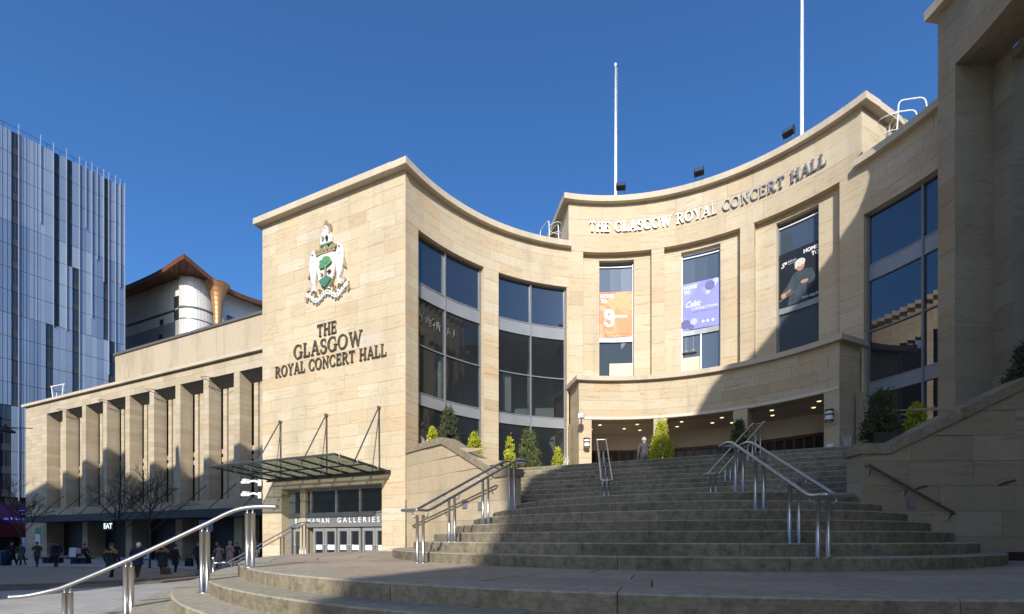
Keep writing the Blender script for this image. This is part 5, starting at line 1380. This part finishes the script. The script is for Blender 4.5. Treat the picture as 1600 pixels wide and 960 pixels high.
def person(label, u, v, z, rz, h=1.72, coat=(.05,.05,.06), legs=(.04,.04,.05), hair=(.05,.035,.025), hat=None, coat_len=.52, stride=.18, arms='down', yoke=None, shoe=(.02,.018,.015), bulk=1.0, hood=False, lean=0, head_turn=0, shorthair=True, sit=False, grp='people on the plaza'):
    """faces local -y; one skinned body, coat skirt, hair or hat as children"""
    k = h/1.75
    t = thing('person', label, 'person', (u, v, z), rz, grp)
    V, Ed, R = [], [], []
    def add(p, r, par=None):
        V.append((p[0]*k, (p[1]-lean*max(0, p[2]-.9))*k, p[2]*k)); R.append((r[0]*k, r[1]*k) if isinstance(r, tuple) else r*k)
        if par is not None: Ed.append((par, len(V)-1))
        return len(V)-1
    b = bulk
    pel = add((0, 0, .95), (.155*b, .115*b)); wst = add((0, .0, 1.10), (.15*b, .11*b), pel); che = add((0, .01, 1.30), (.17*b, .125*b), wst); sho = add((0, .02, 1.43), (.13*b, .09*b), che)
    nek = add((0, .01, 1.52), .055, sho); hd0 = add((0, -.01, 1.60), (.068, .08), nek); hd1 = add((0, -.012, 1.68), (.076, .092), hd0); hd2 = add((0, -.005, 1.74), (.05, .06), hd1)
    for sg in (-1, 1):
        st = stride*sg
        hip = add((sg*.09, 0, .88), .095*b, pel)
        if sit:
            kn = add((sg*.11, -.42, .52), .062, hip); an_ = add((sg*.11, -.46, .09), .042, kn); add((sg*.12, -.60, .045), (.04, .035), an_)
        else:
            kn = add((sg*.10, -st*.55-.03, .50), .066, hip); an_ = add((sg*.10, -st+ (.05 if st < 0 else 0), .09+(.03 if st < 0 else 0)), .044, kn); add((sg*.11, -st-.15, .045), (.042, .035), an_)
        s1 = add((sg*.185*b, .015, 1.42), .066*b, sho)
        if arms == 'down' or (arms == 'mixed' and sg < 0):
            el = add((sg*.25*b, .05+st*.3, 1.15), .05*b, s1); wr = add((sg*.25*b, -.06+st*.6, .92), .034, el)
        elif arms == 'pockets' or arms == 'mixed':
            el = add((sg*.29*b, .09, 1.15), .052*b, s1); wr = add((sg*.19*b, -.07, .96), .036, el)
        elif arms == 'front':
            el = add((sg*.26*b, .0, 1.16), .052*b, s1); wr = add((sg*.10, -.24, 1.16), .036, el)
        hdv = Vector(V[wr])-Vector(V[el]); hdv.normalize(); w0 = Vector(V[wr])/k
        pal = add(tuple(w0+hdv*.07-Vector((0, lean*0, 0))), (.038, .02), wr)
    mats = [SKIN, cloth(coat), cloth(legs), cloth(shoe)]
    if yoke: mats.append(cloth(yoke))
    arms_z = .90*k
    hands = [Vector(V[i]) for i in range(len(V)) if False]
    wr_ix = [i for i, r in enumerate(R) if isinstance(r, tuple) and abs(r[1]-.02*k) < 1e-6]
    wrists = [Vector(V[i]) for i in wr_ix]
    def zone(c):
        z_ = c.z/k
        if z_ > 1.515: return 0
        if any((c-w_).length < .06*k for w_ in wrists): return 0
        if yoke and z_ > 1.27: return 4
        if z_ < .075: return 3
        if z_ < .93 and abs(c.x)/k < .2: return 2
        return 1
    body = skinned(V, Ed, R, 'body', mats, zone, t)
    # fingers and thumb, added to each hand
    mb = MB()
    for w_, i in zip(wrists, wr_ix):
        par = [e for e in Ed if e[1] == i][0][0]; d = (w_-Vector(V[par])).normalized(); sd_ = d.cross(Vector((0, 1, 0)))
        sd_ = sd_.normalized() if sd_.length > .05 else Vector((1, 0, 0)); fwd = Vector((0, -1, 0))
        for f in range(4):
            p = w_+fwd*(.024-.016*f)*k; L = (.065, .075, .07, .055)[f]*k
            mb.tube([p+d*.02*k, p+d*(.02*k+L*.6), p+d*(.02*k+L)-sd_*.012*k*(1 if w_.x > 0 else -1)], .0085*k, 5, r2=.006*k)
        mb.tube([w_+fwd*.03*k-d*.03*k, w_+fwd*.052*k+d*.02*k, w_+fwd*.055*k+d*.045*k], .009*k, 5, r2=.007*k)
    # nose, ears, eyes
    hy = lean*.7*k
    hz = 1.655*k; yy = -.012*k-lean*(1.66-.9)*k
    mb.lathe([(0, -.02*k), (.014*k, -.01*k), (.01*k, .012*k), (0, .025*k)], (0, yy-.098*k, hz-.005), 6)
    for sg in (-1, 1): mb.lathe([(0, -.028*k), (.014*k, -.012*k), (.018*k, .012*k), (0, .03*k)], (sg*.08*k, yy+.01*k, hz), 6)
    mb.build('hands_and_face_details', SKIN, t, True)
    mb = MB()
    for sg in (-1, 1): mb.lathe([(0, -.009*k), (.011*k, 0), (0, .009*k)], (sg*.03*k, yy-.088*k, hz+.018*k), 6)
    mb.build('eyes', cloth((.02, .015, .012)), t)
    # hair or hat: a cap over the back and crown of the head
    mb = MB(); hc = hat or hair; n = 12
    cx, cy, cz_ = 0, yy+.004*k, hz+.012*k; ex = 1.2 if hat else 1.10
    for i in range(5):
        p0, p1 = pi/2*(1-i/5)-.0, pi/2*(1-(i+1)/5)
        for j in range(n):
            a0_, a1_ = 2*pi*j/n, 2*pi*(j+1)/n
            def pt(p, a):
                rr = cos(p); dip = -.055*k*(1 if sin(a) > -.3 else -.25)*(1-sin(p))**2
                return (cx+.083*k*ex*rr*cos(a), cy+.10*k*ex*rr*sin(a), cz_+(.088 if not hat else .105)*k*ex*sin(p)+dip)
            mb.face([pt(p0, a0_), pt(p0, a1_), pt(p1, a1_), pt(p1, a0_)], 0)
    mb.build('hat' if hat else 'hair', cloth(hc), t, True)
    if coat_len and not sit:                         # coat skirt from waist to hem, and collar
        hem = (.95+.02-coat_len*.55)
        mb = MB(); y0 = lambda z_: -lean*max(0, z_-.9)
        prof = [(.150, 1.16), (.172, 1.02), (.185, .9), (.195, max(hem, .55)), (.2, hem), (.17, hem+.005)]
        for (r0, z0), (r1, z1) in zip(prof, prof[1:]):
            for j in range(14):
                a, c = 2*pi*j/14, 2*pi*(j+1)/14
                q = lambda r, a, z_: (r*b*k*cos(a)*1.0, (r*.78*b*sin(a)+y0(z_))*k, z_*k)
                mb.face([q(r0,a,z0), q(r0,c,z0), q(r1,c,z1), q(r1,a,z1)])
        mb.build('coat_skirt', cloth(coat), t, True)
    if hood:
        mb = MB(); mb.lathe([(0, -.07*k), (.10*k, -.05*k), (.135*k, 0), (.10*k, .05*k), (0, .055*k)], (0, (.10-lean*.55)*k, 1.46*k), 10, sy=.75); mb.build('hood', cloth(coat), t, True)
    return t
def bag(name, label, u, v, z, w_, d_, h_, col, rz=0, strap=True):
    t = thing(name, label, 'bag', (u, v, z), rz)
    mb = MB(); mb.lathe([(0, 0), (.46, .0), (.5, .12), (.48, .7), (.36, .95), (0, 1.0)], (0,0,0), 10)
    mb.v = [(x*w_, y*d_, q*h_) for x, y, q in mb.v]; mb.build('pouch', cloth(col), t, True)
    if strap:
        mb = MB(); mb.tube([(w_*.3*cos(a), 0, h_*.93+.26*sin(a)) for a in [pi*i/8 for i in range(9)]], .012, 5); mb.build('strap', cloth(tuple(c*.7 for c in col)), t, True)
    return t
TOL = HEAD                       # rz=HEAD+pi: facing away from the viewer (back to us); rz=HEAD: facing us
AW = HEAD+pi
person('grey-haired man in a grey jacket and jeans at the top of the steps', -1.66, 6.1, FLOOR-.35, AW+.1, 1.74, (.05, .05, .054), (.09, .13, .23), (.42, .40, .37), coat_len=.32, stride=.1, bulk=1.12, lean=.08, grp='people on the steps')
person('person in a long dark coat walking right, left of the one in the grey coat', -46.9, 3.8, 0, HEAD+1.5, 1.74, (.012, .012, .014), (.015, .015, .018), (.10, .10, .10), coat_len=1.0, stride=.25, arms='pockets', bulk=1.12)
person('person in a mid-grey coat and black trousers stepping to the right, near the first tree', -46.3, 4.1, 0, HEAD+1.35, 1.68, (.085, .085, .078), (.012, .012, .014), (.03, .02, .015), coat_len=.8, stride=.28, arms='pockets')
person('man in a grey-brown jacket and blue jeans with a dark jacket over his arm', -42.0, 3.4, 0, HEAD+.15, 1.76, (.10, .085, .075), (.035, .05, .09), (.02, .015, .012), coat_len=.3, stride=.12, arms='front', bulk=1.1)
bag('folded_jacket', 'dark jacket with a red lining hung over the arm of the man in jeans', *plan(-31.2, 32.9), .62, .5, .3, .62, (.03, .012, .015), HEAD, False)
person('man in navy jacket and dark trousers walking towards us beside the man in jeans', -39.95, 3.6, 0, HEAD-.1, 1.8, (.012, .014, .028), (.02, .022, .03), (.02, .015, .012), coat_len=.35, stride=.15, arms='pockets', bulk=1.18)
person('person in a plum coat half hidden behind the man in the navy jacket', -58.0, 10.5, 0, HEAD-.3, 1.66, (.12, .04, .06), (.02, .02, .025), (.06, .03, .02), coat_len=.6)
person('person in a pink and black top sitting on the right-hand bench with back to us', -45.55, 7.6, -.05, AW, 1.66, (.02, .018, .02), (.02, .02, .022), (.015, .012, .01), yoke=(.42, .12, .18), sit=True, coat_len=0)
bag('backpack', 'white and pink backpack on the back of the person sitting on the bench', *plan(-34.15, 38.05), .80, .42, .2, .45, (.62, .45, .47), HEAD, False)
NAVY = (.012, .018, .032); TAN = (.27, .16, .05)
person('person in navy coat with tan shoulders walking away beside the white-haired man', -24.65, -.45, 0, AW-.15, 1.78, NAVY, (.012, .012, .014), (.06, .045, .035), coat_len=.62, stride=.14, arms='down', yoke=TAN, bulk=1.22, hood=True)
person('child in pink half hidden between the tan-shouldered coat and the white-haired man', -26.6, 1.6, 0, AW, 1.42, (.35, .06, .14), (.02, .02, .03), (.04, .025, .02), coat_len=.4)
person('white-haired man in a navy jacket and brown trousers walking away, stooping slightly', -23.55, .05, 0, AW+.2, 1.8, (.014, .022, .06), (.055, .032, .022), (.72, .70, .66), coat_len=.42, stride=.2, arms='front', bulk=1.15, lean=.12)
person('person in navy coat with tan shoulders standing behind the brown bag', -25.1, 2.0, 0, AW+.1, 1.74, NAVY, (.012, .012, .014), (.05, .04, .03), coat_len=.75, stride=.05, yoke=TAN, bulk=1.2, hood=True)
bag('shopping_bag', 'brown and tan bag held low in front of the second tan-shouldered coat', *plan(-17.35, 24.2), .12, .52, .3, .42, (.17, .075, .03), HEAD)
person('person in a dark brown coat close beside the tan-shouldered coat, on its right', -25.6, 2.9, 0, AW-.3, 1.68, (.03, .02, .017), (.025, .03, .045), (.035, .02, .012), coat_len=.62, stride=.1)
person('person in black carrying a black bag, behind the third railing post', -29.9, 6.8, 0, HEAD+.2, 1.74, (.014, .014, .016), (.014, .014, .016), (.2, .17, .14), coat_len=.5, stride=.2, arms='mixed')
bag('handbag', 'black bag with a pale handle carried at the side of the person in black', *plan(-20.65, 30.9), .22, .58, .3, .52, (.01, .01, .011), HEAD)
person('man in a dark navy coat walking towards us between the bollard and the shops', -29.5, 7.75, 0, HEAD, 1.74, (.012, .014, .024), (.03, .035, .05), (.22, .16, .08), coat_len=.6, stride=.16, arms='pockets')
person('person in black a step behind the man in the dark navy coat', -29.3, 9.0, 0, HEAD, 1.7, (.012, .012, .014), (.02, .02, .03), (.03, .02, .015), coat_len=.45)
person('person in pinkish fawn padded coat and grey woollen hat near the steps', -27.4, 7.2, 0, AW-.4, 1.80, (.30, .215, .18), (.22, .17, .14), (.1, .08, .06), hat=(.22, .23, .23), coat_len=.9, stride=.1, arms='front', bulk=1.25)
person('person in fawn coat close on the left of the grey woollen hat', -28.3, 7.1, 0, AW+.4, 1.62, (.26, .19, .16), (.2, .15, .13), (.05, .03, .02), coat_len=.9, arms='front', bulk=1.15)
person('person in a red woollen hat and grey coat at the corner of the tower', -30.3, 11.2, 0, HEAD-.5, 1.88, (.10, .11, .14), (.03, .03, .04), (.1, .06, .04), hat=(.40, .05, .05), coat_len=.8, bulk=1.1)
bag('carrier_bag', 'blue-green carrier bag between the woollen hat and the red hat', *plan(-19.6, 36.0), .55, .55, .3, .8, (.03, .16, .22), HEAD)

# ================================================================== STREET BUILDINGS BEHIND THE VIEWPOINT (their shadows cross the steps and the gallery)
def street_block(label, line, ztop, depth):
    """line: facade polyline in (right, ahead) metres; walls with window openings and a cornice"""
    root = thing('street_building', label, 'building', (*plan(*line[0]), 0)); o = root.location.copy()
    pts = [plan(*p) for p in line]
    back_ = [plan(p[0]+depth[0], p[1]+depth[1]) for p in (line[-1], line[0])]
    rel = [(x-o.x, y-o.y) for x, y in pts+back_]
    mb = MB(); mb.prism(rel, 0, ztop); mb.build('wall', 'gstone', root)
    for a, b in zip(rel, rel[1:len(pts)]):
        P, L = straight(a, b)
        mb = MB(); mb.pbox(P, -.1, L+.1, ztop-.01, ztop+.35, -.6, .0, 0, 1, .5, back=True); mb.build('cornice', 'pale', root)
        win = MB(); sides = (0,)
        n = max(1, int(L/3.4))
        for fl_ in range(int((ztop-5)/3.8)):
            for i in range(n):
                s = L*(i+.5)/n; z = 5.2+fl_*3.8
                for nn in (.05, -.05): win.pbox(P, s-.65, s+.65, z, z+2.2, min(nn, 0), max(nn, 0), 0, 1, .5)
        if win.f: win.build('windows', 'glass', root, kind='stuff')
    return root
street_block('pale stone street building behind the viewpoint, shading the steps', [(-5.2, -48), (-5.0, -36), (-4.6, -32), (-3.25, -29), (-2.75, -26), (-2.6, -20.3), (-1.7, -16), (4.25, -10.6), (5.95, -6.65), (11.05, .5), (11.6, 1.3)], E+19.5, (28, -4))
street_block('stone street building behind the viewpoint on the left, shading the gallery', [(-19.1, 3.9), (-19.1, -12)], E+29.4, (-16.5, 0))
street_block('slightly taller stone street building further left behind the viewpoint', [(-35.65, 3.8), (-35.65, -12)], E+31.5, (-9, 0))
street_block('tallest stone street building at the far left behind the viewpoint', [(-44.7, 3.7), (-44.7, -12)], E+35.6, (-60, 0))
